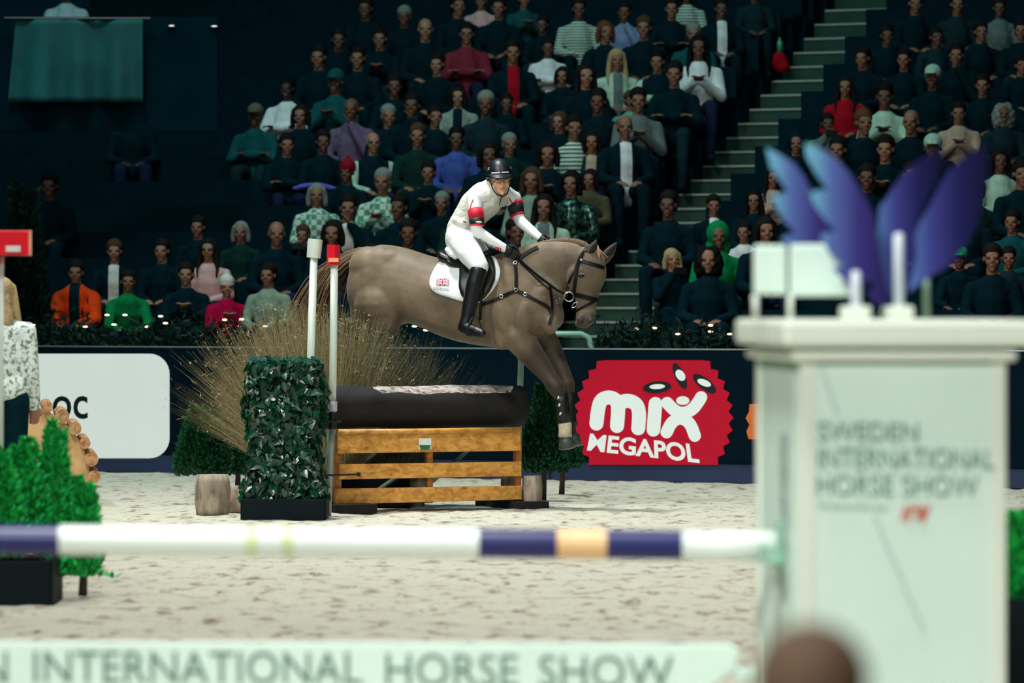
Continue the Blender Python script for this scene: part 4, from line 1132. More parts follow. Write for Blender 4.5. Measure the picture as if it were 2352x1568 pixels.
# ------------------------------------------------------------------ the rider
def RP(px, py, d=0.0): return P(px, py, 33.80+d)
def N4(nodes, dr=0.0): return [tuple(RP(px, py, d)) + (r+dr,) for px, py, d, r in nodes]
T_TORSO = [(1058, 546, 0, .112), (1064, 522, 0, .115), (1078, 498, -.01, .118), (1094, 476, -.02, .132), (1114, 458, -.03, .135), (1130, 442, -.03, .105), (1140, 430, -.03, .062)]
T_SN = [(1128, 446, -.04, .10), (1108, 450, -.10, .08), (1090, 455, -.15, .062)]
T_SF = [(1134, 446, -.01, .10), (1158, 448, .05, .078), (1179, 456, .10, .058)]
T_AN = [(1089, 455, -.15, .060), (1092, 488, -.20, .050), (1095, 530, -.22, .043), (1128, 554, -.21, .041), (1161, 571, -.20, .030)]
T_AF = [(1181, 456, .10, .056), (1185, 482, .08, .048), (1195, 508, .05, .042), (1220, 530, .0, .038), (1242, 548, -.06, .028)]
T_LN = [(1060, 553, -.08, .108), (1080, 582, -.25, .092), (1101, 612, -.35, .068)]
T_LF = [(1068, 553, .12, .105), (1096, 582, .28, .09), (1116, 612, .36, .068)]
T_BN = [(1099, 622, -.362, .062), (1090, 650, -.37, .062), (1081, 690, -.375, .054), (1073, 730, -.385, .044), (1068, 746, -.39, .044)]
T_BF = [(1116, 622, .37, .062), (1104, 660, .38, .06), (1096, 700, .385, .052), (1090, 735, .39, .043)]
T_FN = [(1064, 752, -.385, .038), (1080, 757, -.43, .040), (1096, 762, -.48, .037), (1107, 765, -.51, .027)]
T_FF = [(1086, 748, .39, .038), (1110, 758, .42, .036), (1122, 762, .43, .027)]

HEADM = Matrix.Translation(RP(1148, 414, -.10)) @ Matrix.Rotation(R(10), 4, 'Z') @ Matrix.Rotation(R(-3), 4, 'Y') @ Matrix.Rotation(R(1), 4, 'X') @ Matrix.Scale(1.06, 4)
def head_shapes(mb, T, neck=True):
    def e(c, r, rot=None):
        s = T.to_scale().x; q = T.to_3x3().normalized()
        mb.ell(T @ Vector(c), tuple(x*s for x in r), q @ rot if rot is not None else q, 20, 14)
    def ch(nodes):
        s = T.to_scale().x
        mb.chain([tuple(T @ Vector(n[:3])) + (n[3]*s,) for n in nodes], 12)
    e((0, .02, .035), (.073, .092, .082)); e((0, -.036, .036), (.060, .046, .050)); e((0, -.032, -.033), (.054, .058, .060)); e((0, -.042, -.070), (.037, .044, .043))
    e((0, -.072, -.098), (.016, .016, .015))
    for s in (-1, 1):
        e((s*.036, -.058, -.028), (.023, .024, .026)); e((s*.030, -.076, .022), (.022, .012, .007)); e((s*.074, .008, -.004), (.009, .018, .028))
        e((s*.010, -.093, -.026), (.0075, .010, .007)); e((s*.031, -.068, .003), (.018, .016, .012))
    ch([(0, -.082, .018, .0075), (0, -.096, -.004, .0085), (0, -.103, -.022, .0105)])
    e((0, -.085, -.055), (.019, .011, .006)); e((0, -.083, -.065), (.016, .011, .0065))
    if neck: ch([(0, .01, -.06, .05), (0, .03, -.13, .052), (0, .045, -.17, .056)])
def fist(mb, T, k=1.0):
    def ch(nodes): mb.chain([tuple(T @ (Vector(n[:3])*k)) + (n[3]*k,) for n in nodes], 8)
    mb.ell(T @ Vector((.030*k, 0, 0)), (.042*k, .022*k, .040*k), T.to_3x3().normalized(), 14, 10)
    for z, l in ((.030, .95), (.010, 1.05), (-.010, 1.0), (-.029, .85)):
        ch([(.045, -.004, z, .0105), (.045+.032*l, -.012, z*.97, .0100), (.048+.030*l, -.034, z*.95, .0092), (.046, -.042, z*.95, .0085)])
    ch([(.005, -.008, .034, .012), (.034, -.018, .052, .0105), (.062, -.024, .046, .009)])
def handM(a, b, roll):
    d = (Vector(b)-Vector(a)).normalized(); y = Vector((0, 0, 1)).cross(d).normalized(); z = d.cross(y)
    m = Matrix((d, y, z)).transposed().to_4x4(); return Matrix.Translation(b) @ m @ Matrix.Rotation(roll, 4, 'X')
HN = handM(RP(1128, 554, -.21), RP(1164, 572, -.20), R(20)); HF = handM(RP(1220, 530, .0), RP(1243, 549, -.06), R(-10))
mb = MB(); head_shapes(mb, HEADM, False); mb.chain(N4([(1147, 424, -.08, .05), (1140, 434, -.04, .05)]))
for t in (T_TORSO, T_SN, T_SF, T_AN, T_AF, T_LN, T_LF, T_BN, T_BF, T_FN, T_FF): mb.chain(N4(t, -.012))
fist(mb, HN, .6); fist(mb, HF, .6)
skin = M('rider_skin', (222, 168, 132), .5, .06, 30, sheen=.1)
RIDER_ME = remesh(mb, .0055, 3, .5, 'rider_body')
rider = thing('person', 'rider in white jacket, cream vest, white breeches and navy helmet crouched over the horse', 'person', Vector((RP(1090, 600).x, 33.8, 0)))
add_obj('body', RIDER_ME, skin, rider)
def quilt(name, col):
    m = M(name, col, .75, .03, 8); nt = m.node_tree; b = nt.nodes['Principled BSDF']
    tc = nt.nodes.new('ShaderNodeTexCoord'); prev = None
    for ang in (32, -32):
        mp = nt.nodes.new('ShaderNodeMapping'); mp.inputs['Rotation'].default_value = (0, R(ang), 0); nt.links.new(tc.outputs['Object'], mp.inputs['Vector'])
        w = nt.nodes.new('ShaderNodeTexWave'); w.bands_direction = 'Z'; w.inputs['Scale'].default_value = 5.2; w.inputs['Distortion'].default_value = .3; nt.links.new(mp.outputs['Vector'], w.inputs['Vector'])
        if prev is None: prev = w.outputs['Fac']
        else:
            mx = nt.nodes.new('ShaderNodeMath'); mx.operation = 'MINIMUM'; nt.links.new(prev, mx.inputs[0]); nt.links.new(w.outputs['Fac'], mx.inputs[1]); prev = mx.outputs[0]
    pw = nt.nodes.new('ShaderNodeMath'); pw.operation = 'POWER'; pw.inputs[1].default_value = .4; nt.links.new(prev, pw.inputs[0])
    bp = nt.nodes.new('ShaderNodeBump'); bp.inputs['Strength'].default_value = .28; bp.inputs['Distance'].default_value = .01; nt.links.new(pw.outputs[0], bp.inputs['Height']); nt.links.new(bp.outputs['Normal'], b.inputs['Normal'])
    return m
jacket_m = M('jacket_white', (240, 243, 242), .65, .02, 8, bump=.12, bscale=14); vest_m = quilt('vest_cream_white', (216, 216, 204))
breech_m = M('breeches_white', (240, 243, 243), .6, .02, 8, bump=.08, bscale=12); boot_m = M('riding_boot_black', (6, 9, 12), .42, .1, 12)
glove_m = M('riding_glove_black', (10, 16, 20), .55, .1, 30)
mb = MB()
for t in (T_SN, T_SF, T_AN, T_AF): mb.chain(N4(t, .004))
mb.chain(N4([(1140, 436, -.03, .070), (1146, 430, -.06, .062)]))
SH = remesh(mb, .008, 5, .5, 'jacket'); add_obj('jacket', SH, jacket_m, rider)
mb = MB(); mb.chain(N4([(1060, 528, 0, .112)] + T_TORSO[1:-1], .008)); mb.chain(N4([(1112, 452, -.10, .085), (1128, 452, -.05, .10), (1150, 452, .03, .082)]))
mb.chain(N4([(1042, 503, .0, .028), (1052, 508, -.08, .04), (1066, 515, -.10, .05)]))
VE = remesh(mb, .008, 5, .5, 'vest'); add_obj('vest', VE, vest_m, rider)
mb = MB(); mb.chain(N4(T_TORSO[:2], .006)); mb.chain(N4(T_LN, .006)); mb.chain(N4(T_LF, .006)); mb.ell(RP(1044, 548, -.02), (.075, .15, .12))
BR = remesh(mb, .009, 6, .5, 'breeches'); add_obj('breeches', BR, breech_m, rider)
for t, f in ((T_BN, T_FN), (T_BF, T_FF)):
    mb = MB(); mb.chain(N4(t, .006)); mb.chain(N4(f, .006)); o = add_obj('boot', remesh(mb, .007, 3, .5, 'boot'), boot_m, rider)
for hm in (HN, HF):
    mb = MB(); fist(mb, hm, 1.12); mb.ell(hm @ Vector((.022, -.004, 0)), (.045, .032, .046), hm.to_3x3().normalized()); mb.tube([hm @ Vector((-.03, 0, 0)), hm @ Vector((.0, 0, 0)), hm @ Vector((.02, 0, 0))], [.033, .032, .034], 12)
    add_obj('glove', remesh(mb, .0045, 1, .5, 'glove'), glove_m, rider)
# eyes, brows, lips
eye_w = M('eye_white', (232, 228, 222), .2, .03); iris = M('iris_dark', (32, 26, 24), .15, .05); brow_m = M('brow_brown', (88, 60, 42), .8); lip_m = M('lips_rose', (188, 96, 88), .5)
for s in (-1, 1):
    mb = MB(); mb.ell(HEADM @ Vector((s*.031, -.080, .004)), (.0125, .0075, .0065), HEADM.to_3x3().normalized()); ey = obj('eye', mb, eye_w, rider, smooth=True)
    mb = MB(); mb.ell(HEADM @ Vector((s*.031-.001, -.0855, .005)), (.0065, .004, .0062), HEADM.to_3x3().normalized()); obj('iris', mb, iris, ey, smooth=True)
    mb = MB(); mb.tube([HEADM @ Vector((s*x, y, z)) for x, y, z in ((.015, -.091, .025), (.030, -.089, .028), (.047, -.077, .023))], [.003, .0035, .002], 6); obj('eyebrow', mb, brow_m, rider, smooth=True)
    mb = MB(); mb.tube([HEADM @ Vector((s*x, y, z)) for x, y, z in ((.018, -.085, .010), (.031, -.0885, .0125), (.045, -.077, .009))], [.0018, .0022, .0014], 6); obj('eyelashes', mb, iris, rider, smooth=True)
mb = MB(); mb.ell(HEADM @ Vector((0, -.0935, -.0555)), (.0165, .005, .0038), HEADM.to_3x3().normalized()); mb.ell(HEADM @ Vector((0, -.0915, -.064)), (.0145, .005, .0045), HEADM.to_3x3().normalized()); obj('lips', mb, lip_m, rider, smooth=True)
hair_m = M('rider_hair_brown', (120, 88, 58), .6, .2, 80)
mb = MB()
for s in (-1, 1): mb.tube([HEADM @ Vector((s*x, y, z)) for x, y, z in ((.066, -.045, .045), (.072, -.03, .02), (.074, -.012, -.002))], [.008, .009, .005], 8)
mb.ell(HEADM @ Vector((0, .085, -.02)), (.05, .03, .045)); obj('hair', mb, hair_m, rider, smooth=True)
# helmet
hel_m = M('helmet_navy_black', (15, 20, 28), .42, .1, 12); rim_m = M('helmet_black', (10, 16, 20), .35, .1)
mb = MB(); rings = []; hc = Vector((0, .010, .030))
for i in range(13):
    a = R(-6 + 96*i/12); rings.append([HEADM @ (hc + Vector((.097*math.cos(a)*math.cos(t), .118*math.cos(a)*math.sin(t), .132*math.sin(a)))) for t in np.linspace(0, 2*math.pi, 36, endpoint=False)])
mb.loft(rings); he = obj('helmet', mb, hel_m, rider, smooth=True)
mb = MB(); rings = []
for r0, z, off in ((1.0, .040, 0), (1.02, .020, -.002), (1.03, .016, -.012), (1.02, .010, -.008), (.97, .014, 0)):
    rings.append([HEADM @ (Vector((0, .010, z)) + Vector((.099*r0*math.cos(t), (.120*r0)*math.sin(t) + (off*3.2 if math.sin(t) < 0 else 0)*abs(math.sin(t))**2, .012*math.cos(t)**2))) for t in np.linspace(0, 2*math.pi, 40, endpoint=False)])
mb.loft(rings, cap=False); pk = obj('peak_rim', mb, rim_m, he, smooth=True); pk.modifiers.new('s', 'SOLIDIFY').thickness = .003
for t0, t1 in ((R(222), R(262)), (R(268), R(304))):
    mb = MB(); rows = []
    for z in (.052, .061):
        rows.append([HEADM @ (hc + Vector((.0985*math.cos(math.asin((z-.03)/.132))*math.cos(t), .1195*math.cos(math.asin((z-.03)/.132))*math.sin(t), z-.03))) for t in np.linspace(t0, t1, 10)])
    mb.loft(rows, closed=False, cap=False); obj('white_stripe', mb, label_w, he)
for t0, z in ((R(200), .088), (R(338), .088)):
    a = math.asin((z-.03)/.132); d = Vector((.099*math.cos(a)*math.cos(t0), .120*math.cos(a)*math.sin(t0), z-.03))
    mb = MB(); q = (HEADM.to_3x3().normalized() @ Vector((d.x/.0098, d.y/.0144, d.z/.0174))).to_track_quat('Z', 'Y').to_matrix(); mb.box(HEADM @ (hc+d), (.022, .022, .002), rot=q); obj('badge', mb, M('badge_grey', (150, 150, 140), .5), he)
mb = MB()
for s in (-1, 1): mb.tube([HEADM @ Vector((s*x, y, z)) for x, y, z in ((.084, .0, .02), (.071, -.018, -.02), (.060, -.034, -.062), (.036, -.062, -.102), (0, -.078, -.118))], [.005, .005, .005, .006, .007], 8)
obj('chin_strap', mb, rim_m, he, smooth=True)
# armbands and printed trim
red_b = M('band_red', (206, 22, 44), .6, .06, 20); blk_b = M('band_black', (14, 16, 22), .6, .1, 20); whi_b = M('band_badge', (214, 190, 176), .6)
def band(name, nodes, m, parent): 
    mb = MB(); mb.tube([RP(x, y, d) for x, y, d, r in nodes], [r for *_, r in nodes], 18); return obj(name, mb, m, parent, smooth=True)
band('red_armband', [(1091.5, 482, -.19, .060), (1093, 492, -.203, .060), (1094, 502, -.206, .0585)], red_b, rider)
b = band('black_armband', [(1094, 502, -.206, .0590), (1095, 510, -.21, .058), (1096, 517, -.214, .057)], blk_b, rider); band('red_edge', [(1096, 516.5, -.214, .058), (1096, 519, -.215, .0575)], red_b, b)
mb = MB(); mb.ell(RP(1100, 510, -.268), (.026, .008, .010)); obj('band_badge', mb, whi_b, b, smooth=True)
band('black_armband', [(1183.5, 468, .09, .063), (1184.8, 480, .085, .062), (1187.6, 493, .072, .059)], blk_b, rider); band('red_armband', [(1187.5, 492.5, .073, .0605), (1189, 497, .069, .059)], red_b, rider); band('red_armband', [(1182.5, 461, .095, .062), (1183.5, 471, .09, .0635)], red_b, rider)
SHB, VEB = bvh_of(SH), bvh_of(VE)
strap('red_piping', [(1087, 458), (1082, 470), (1080, 481)], .006, red_b, rider, .003, .002, SHB)
strap('red_piping', [(1168, 454), (1171, 461), (1178, 467)], .008, red_b, rider, .003, .002, SHB)
strap('dark_piping', [(1074, 456), (1080, 447), (1090, 441), (1096, 440)], .006, blk_b, rider, .003, .002, VEB)
strap('zip', [(1151, 452), (1149, 462), (1146, 470)], .006, blk_b, rider, .003, .002, VEB)
strap('waist_buckle', [(1064, 508), (1070, 511)], .008, blk_b, rider, .003, .002, VEB); strap('waist_buckle', [(1062, 513), (1071, 517)], .006, whi_b, rider, .003, .002, VEB)
def on_sleeve(x, y):
    h = hit(SHB, x, y); return h[0]+h[1]*.003 if h else RP(x, y, -.26)
lettering('sleeve_lettering', 'Treehouse', ((1101, 548), (1136, 562), (1131, 572), (1096, 558)), on_sleeve, M('ink_dark', (50, 54, 60), .7), rider)
lettering('sleeve_lettering', 'GBR', ((1137, 566), (1153, 569), (1151, 577), (1135, 573)), on_sleeve, red_b, rider, weight=.04)
# reins, stirrup, half pad
def free(name, pts, w, m, parent): 
    mb = MB(); mb.tube(pts, w, 8, flat=.4); return obj(name, mb, m, parent, smooth=True)
def onh(x, y, off):
    h = hit(HB_, x, y); return h[0]+h[1]*off if h else HP(x, y, -.16)
free('rein', [RP(1180, 577, -.20), RP(1190, 592, -.24), onh(1205, 607, .03), onh(1232, 630, .02), onh(1260, 653, .02), onh(1280, 666, .025), onh(1304, 679, .025)], .011, leather, br)
free('rein', [RP(1182, 580, -.20), RP(1196, 604, -.24), onh(1222, 630, .02), onh(1245, 652, .018), onh(1262, 668, .018)], .007, brown_l, br)
strap('crest_shade_strip', [(1186, 600), (1200, 588), (1216, 578), (1236, 568)], .03, leather, bp_, .008, .005)  # dark strip added to stand for mane shade along the crest
free('stirrup_leather', [RP(1106, 640, -.36), RP(1105, 690, -.38), RP(1103, 735, -.42)], .011, leather, sd)
mb = MB(); a = RP(1090, 766, -.44)
mb.tube([a+Vector((-.05, -.03, .0)), a+Vector((-.055, -.03, .05)), a+Vector((-.02, 0, .12)), a+Vector((.0, .02, .135)), a+Vector((.03, .04, .11)), a+Vector((.055, .06, .04)), a+Vector((.05, .06, -.01))], .007, 8)
mb.box(a+Vector((0, .015, -.012)), (.12, .05, .014), R(40)); obj('stirrup_iron', mb, M('stirrup_dark_steel', (60, 84, 78), .3, .1, 20, metal=.7), sd, smooth=False)
mb = MB(); mb.chain(N4([(1028, 573, -.10, .022), (1036, 582, -.14, .026), (1046, 589, -.16, .022)])); obj('half_pad', mb, cloth_w, sc_, smooth=True)
# ------------------------------------------------------------------ the crowd
SKIN = [M('skin_fair', (166, 118, 92), .6, .08, 30), M('skin_warm', (146, 100, 76), .6, .08, 30), M('skin_tan', (108, 72, 54), .6, .08, 30), M('skin_brown', (62, 42, 36), .6, .08, 30)]
EYE_DARK = M('eye_shadow_dark', (44, 32, 30), .6); LIP = M('lip_tone', (150, 84, 76), .6)
CLO = dict(black=(3, 34, 42), char=(24, 48, 54), navy=(26, 38, 64), dgreen=(18, 50, 44), green=(10, 128, 70), teal=(22, 82, 84), sea=(104, 160, 138), mint=(184, 214, 190), white=(232, 234, 232), cream=(224, 218, 204),
           grey=(104, 116, 114), lgrey=(150, 162, 152), sage=(140, 160, 138), pink=(226, 176, 172), mauve=(112, 92, 120), red=(170, 18, 34), crimson=(176, 12, 62), burg=(128, 44, 58), orange=(236, 70, 24), blue=(66, 88, 160), bgrey=(130, 146, 182), beige=(188, 160, 138), olive=(86, 82, 60), brown=(80, 58, 46), violet=(98, 96, 196), silver=(200, 212, 204))
def CM(k):
    if k in ('stripe', 'stripe2', 'plaid', 'sequin', 'tweed'): return pattern(k)
    return M('cloth_'+k, CLO[k], .85, .15, 9, bump=.5, bscale=11, spec=.06)
def pattern(k):
    nm = 'cloth_'+k
    if nm in MATS: return MATS[nm]
    m = bpy.data.materials.new(nm); m.use_nodes = True; nt = m.node_tree; b = nt.nodes['Principled BSDF']; MATS[nm] = m
    tc = nt.nodes.new('ShaderNodeTexCoord'); b.inputs['Roughness'].default_value = .8
    rp = nt.nodes.new('ShaderNodeValToRGB')
    if k in ('stripe', 'stripe2'):
        w = nt.nodes.new('ShaderNodeTexWave'); w.bands_direction = 'Z'; w.inputs['Scale'].default_value = 10 if k == 'stripe' else 8; w.inputs['Distortion'].default_value = .6
        nt.links.new(tc.outputs['Object'], w.inputs['Vector']); nt.links.new(w.outputs['Fac'], rp.inputs['Fac'])
        rp.color_ramp.elements[0].color = rgb(40, 70, 66); rp.color_ramp.elements[1].color = rgb(206, 226, 206); rp.color_ramp.elements[0].position = .3; rp.color_ramp.elements[1].position = .5
    elif k == 'plaid':
        c = nt.nodes.new('ShaderNodeTexChecker'); c.inputs['Scale'].default_value = 18; nt.links.new(tc.outputs['Object'], c.inputs['Vector']); nt.links.new(c.outputs['Fac'], rp.inputs['Fac'])
        rp.color_ramp.elements[0].color = rgb(90, 150, 124); rp.color_ramp.elements[1].color = rgb(206, 226, 206)
    elif k == 'tweed':
        n_ = nt.nodes.new('ShaderNodeTexNoise'); n_.inputs['Scale'].default_value = 38; n_.inputs['Detail'].default_value = 8; nt.links.new(tc.outputs['Object'], n_.inputs['Vector']); nt.links.new(n_.outputs['Fac'], rp.inputs['Fac'])
        rp.color_ramp.elements[0].color = rgb(110, 128, 116); rp.color_ramp.elements[1].color = rgb(226, 236, 228); rp.color_ramp.elements[0].position = .38; rp.color_ramp.elements[1].position = .52
    else:
        v = nt.nodes.new('ShaderNodeTexVoronoi'); v.inputs['Scale'].default_value = 34; nt.links.new(tc.outputs['Object'], v.inputs['Vector'])
        nt.links.new(v.outputs['Color'], rp.inputs['Fac']); rp.color_ramp.elements[0].color = rgb(16, 40, 36); rp.color_ramp.elements[1].color = rgb(90, 140, 124); rp.color_ramp.elements[0].position = .4
        b.inputs['Metallic'].default_value = .6; b.inputs['Roughness'].default_value = .25
        bp = nt.nodes.new('ShaderNodeBump'); bp.inputs['Strength'].default_value = .9; nt.links.new(v.outputs['Distance'], bp.inputs['Height']); nt.links.new(bp.outputs['Normal'], b.inputs['Normal'])
    nt.links.new(rp.outputs['Color'], b.inputs['Base Color'])
    return m
HAIRC = dict(black=(12, 12, 14), dark=(26, 20, 19), brown=(76, 54, 40), auburn=(104, 62, 42), blond=(176, 150, 110), grey=(132, 134, 126), white=(196, 200, 192), olive=(92, 98, 78), red=(140, 14, 30), mintcap=(176, 206, 184), greencap=(10, 190, 110), cream=(220, 214, 202))
def HM(k): return M('hair_'+k, HAIRC[k], .7, .25, 60, bump=.3, spec=.12)

# seated figure, facing -Y, origin on the floor under the hips
LEGS = {s: [(s*.09, -.02, .52, .088), (s*.115, -.22, .545, .078), (s*.13, -.42, .54, .062), (s*.125, -.44, .30, .055), (s*.12, -.43, .10, .042)] for s in (-1, 1)}
FEET = {s: [(s*.12, -.42, .06, .044), (s*.125, -.50, .05, .042), (s*.13, -.60, .038, .036)] for s in (-1, 1)}
ARMS = {
 'lap':    [(.178, 0, .890, .056), (.235, -.05, .66, .046), (.10, -.27, .62, .036)],
 'cross':  [(.178, 0, .890, .056), (.245, -.10, .68, .047), (-.07, -.20, .73, .037)],
 'clasp':  [(.178, 0, .890, .056), (.225, -.10, .66, .046), (.035, -.25, .80, .036)],
 'phone':  [(.178, 0, .890, .056), (.215, -.16, .72, .046), (.05, -.24, .98, .035)],
 'knees':  [(.178, -.06, .87, .056), (.22, -.22, .66, .046), (.11, -.42, .62, .036)],
 'chin':   [(.178, 0, .890, .056), (.205, -.16, .67, .046), (.03, -.17, .98, .035)],
 'stand':  [(.178, 0, 1.38, .056), (.205, .0, 1.13, .046), (.20, -.08, .92, .035)]}
def torso_nodes(lean=0.0): return [(0, .0, .53, .15), (0, .0, .66, .135), (0, -.01-lean*.5, .80, .138), (0, -.01-lean, .90, .115), (0, -.005-lean, .955, .075)]
def arm_nodes(pose, s):
    a = ARMS[pose]
    if pose == 'chin' and s < 0: a = ARMS['lap']
    return [(s*x, y, z, r) for x, y, z, r in a]
def hand(mb, a, b, s, r=1.0):
    a, b = Vector(a[:3]), Vector(b[:3]); d = (b-a).normalized(); side = d.cross(Vector((0, 0, 1)))
    side = side.normalized() if side.length > .1 else Vector((1, 0, 0)); dn = side.cross(d).normalized()
    c = b + d*.05
    q = Matrix((d, side, dn)).transposed(); mb.ell(c, (.05, .038, .018), q, 10, 8)
    for k, l in ((-1.5, .85), (-.5, 1), (.5, .97), (1.5, .75)):
        o = c + d*.035 + side*k*.019; mb.chain([tuple(o)+(.010,), tuple(o+d*.035*l-dn*.006)+(.0095,), tuple(o+d*.055*l-dn*.022)+(.0085,)], 6)
    o = c - d*.02 + side*.034*s*-1; mb.chain([tuple(o)+(.011,), tuple(o+d*.03+side*s*-.02)+(.010,), tuple(o+d*.055+side*s*-.018)+(.0085,)], 6)
def head_local(z0, lean=0.0): return Matrix.Translation((0, -.015-lean, z0))
def build_body(pose, z_shift=0.0, standing=False, lean=0.0):
    mb = MB(); dz = z_shift
    T = [(x, y, z+dz, r-.012) for x, y, z, r in torso_nodes(lean)]
    mb.chain(T); mb.chain([(0, -.02-lean, .95+dz, .05), (0, -.02-lean, 1.06+dz, .048)])
    mb.ell((0, 0, .53+dz), (.165, .12, .11))
    for s in (-1, 1):
        mb.chain([(s*.08, -.01-lean, .90+dz, .075), (s*.17, -lean*.8, .895+dz, .05)])
        A = [(x, y, z, r-.010) for x, y, z, r in arm_nodes(pose, s)]; mb.chain(A); hand(mb, A[-2], A[-1], s)
        if standing: mb.chain([(s*.09, 0, .98, .09), (s*.095, -.01, .52, .062), (s*.10, .01, .10, .042)]); mb.chain([(s*.10, .01, .06, .042), (s*.11, -.13, .035, .032)])
        else:
            mb.chain([(x, y, z, r-.012) for x, y, z, r in LEGS[s]]); mb.chain([(x, y, z, r-.010) for x, y, z, r in FEET[s]])
    H = head_local(1.145+dz, lean); head_shapes(mb, H)
    me = remesh(mb, .0105, 2, .4, 'person_body_'+pose)
    hz = 1.145+dz; mi = []
    for p in me.polygons:
        c = p.center; k = 0
        x, y, z = c.x, c.y+.015+lean, c.z-hz
        if y < -.045:
            if abs(abs(x)-.031) < .016 and -.004 < z < .012: k = 1
            elif abs(x) < .021 and -.070 < z < -.050: k = 2
        mi.append(k)
    me.polygons.foreach_set('material_index', mi)
    for m in (SKIN[0], EYE_DARK, LIP): me.materials.append(m)
    return me
def build_top(pose, dz=0.0, lean=0.0, hem=.45, bulk=0.0):
    mb = MB(); mb.chain([(x, y, z+dz, r+.012+bulk) for x, y, z, r in torso_nodes(lean)[:-1]]); mb.chain([(0, -.01-lean, .92+dz, .088), (0, -.012-lean, .965+dz, .060)])
    mb.ell((0, 0, hem+.09+dz), (.175+bulk, .14+bulk, .10))
    for s in (-1, 1):
        mb.chain([(s*.07, -.01-lean, .905+dz, .078+bulk), (s*.172, -lean*.8, .892+dz, .06+bulk*.6)])
        A = arm_nodes(pose, s); mb.chain([(x, y, z, r+.009+bulk*.7) for x, y, z, r in A])
    me = remesh(mb, .014, 3, .45, 'top_'+pose); mi = []
    bm = bmesh.new(); bm.from_mesh(me)
    for x in (-.165, -.055, .055, .165): bmesh.ops.bisect_plane(bm, geom=bm.verts[:]+bm.edges[:]+bm.faces[:], plane_co=(x, 0, 0), plane_no=(1, 0, 0))
    bm.to_mesh(me); bm.free()
    for p in me.polygons:
        c = p.center; k = 0
        if abs(c.x) > .165 or (c.y < -.19-lean) : k = 1
        elif abs(c.x) < .055 and c.y < -.06-lean*.5: k = 2
        mi.append(k)
    me.polygons.foreach_set('material_index', mi)
    for _ in range(3): me.materials.append(CM('black'))
    return me
def build_trousers():
    mb = MB(); mb.ell((0, 0, .53), (.18, .145, .12))
    for s in (-1, 1): mb.chain([(x, y, z, r+.006) for x, y, z, r in LEGS[s]])
    me = remesh(mb, .018, 3, .45, 'trousers'); me.materials.append(CM('black')); return me
def build_shoe(s):
    mb = MB(); mb.chain([(x, y, z, r+.004) for x, y, z, r in FEET[s]]); me = remesh(mb, .014, 1, .4, 'shoe'); me.materials.append(CM('black')); return me
def build_hair(style):
    mb = MB(); z0 = 1.145; e = lambda c, r: mb.ell((c[0], c[1]-.015, c[2]+z0), r, None, 18, 12)
    ch = lambda n: mb.chain([(x, y-.015, z+z0, r) for x, y, z, r in n], 10)
    if style == 'short': e((0, .026, .060), (.088, .104, .086)); e((0, .055, .0), (.083, .068, .075))
    elif style == 'thin': e((0, .050, .035), (.079, .078, .068)); e((0, .06, -.01), (.074, .05, .05))
    elif style == 'long':
        e((0, .030, .055), (.086, .102, .082)); e((0, .06, -.03), (.085, .06, .10))
        for s in (-1, 1): ch([(s*.066, -.012, .06, .030), (s*.083, .0, -.02, .030), (s*.092, -.01, -.12, .032), (s*.098, -.045, -.22, .028), (s*.09, -.075, -.30, .018)])
        e((0, .07, -.14), (.10, .05, .13))
    elif style == 'bob':
        e((0, .030, .055), (.088, .104, .084)); e((0, .06, -.03), (.088, .06, .08))
        for s in (-1, 1): ch([(s*.068, -.018, .06, .030), (s*.087, .0, -.02, .032), (s*.088, .0, -.09, .028)])
    elif style == 'curly':
        for k in range(40):
            a = k*2.4; t = k/40; e((.10*math.cos(a)*math.sin(.5+t*1.9), .045+.085*math.sin(a)*math.sin(.5+t*1.9), .10-.24*t), (.042, .042, .042))
    elif style == 'bun': e((0, .030, .055), (.083, .098, .080)); e((0, .055, .0), (.076, .062, .07)); e((0, .07, .145), (.038, .038, .035))
    elif style == 'beanie': e((0, .020, .070), (.090, .108, .090)); e((0, .02, .035), (.092, .110, .030)); e((0, .02, .17), (.028, .028, .026))
    elif style == 'cap': e((0, .020, .060), (.088, .105, .085)); e((0, -.11, .042), (.065, .06, .010))
    elif style == 'hood':
        e((0, .045, .03), (.11, .115, .125)); e((0, .06, -.10), (.12, .08, .10))
    me = remesh(mb, .011, 2, .4, 'hair_'+style); me.materials.append(HM('dark')); return me
POSES = ['lap', 'cross', 'clasp', 'phone', 'knees', 'chin']
LEAN = {'knees': .06}
BODY = {p: build_body(p, lean=LEAN.get(p, 0)) for p in POSES}
TOP = {p: build_top(p, lean=LEAN.get(p, 0)) for p in POSES}
PUFF = build_top('knees', lean=.06, bulk=.022)
TROU = build_trousers(); SHOE = {s: build_shoe(s) for s in (-1, 1)}
STY = {s: build_hair(s) for s in ('short', 'thin', 'long', 'bob', 'curly', 'bun', 'beanie', 'cap', 'hood')}
def pair(a, b):  # two chunks into one glasses mesh
    mb = MB()
    for s in (-1, 1):
        rings = []
        for i in range(13):
            t = 2*math.pi*i/12; c = Vector((s*.032+.021*math.cos(t), -.103, 1.150+.016*math.sin(t))); rings.append([c+Vector((.0025*math.cos(q), .0025*math.sin(q)*.5, .0025*math.sin(q))) for q in (0, 1.6, 3.1, 4.7)])
        mb.loft(rings, cap=False)
    mb.box((0, -.106, 1.152), (.024, .003, .004)); me = mb.mesh('glasses'); me.materials.append(black_pl); return me
GLASS = pair(0, 0)
def inst(name, me, parent, mats=None):
    o = bpy.data.objects.new(name, me); COL.objects.link(o); o.parent = parent
    if mats:
        for i, m in enumerate(mats): o.material_slots[i].link = 'OBJECT'; o.material_slots[i].material = m
    return o
PHONE = None
def phone_mesh():
    mb = MB(); mb.box((0, -.315, 1.02), (.15, .010, .075)); me = mb.mesh('phone'); me.materials.append(black_pl); return me
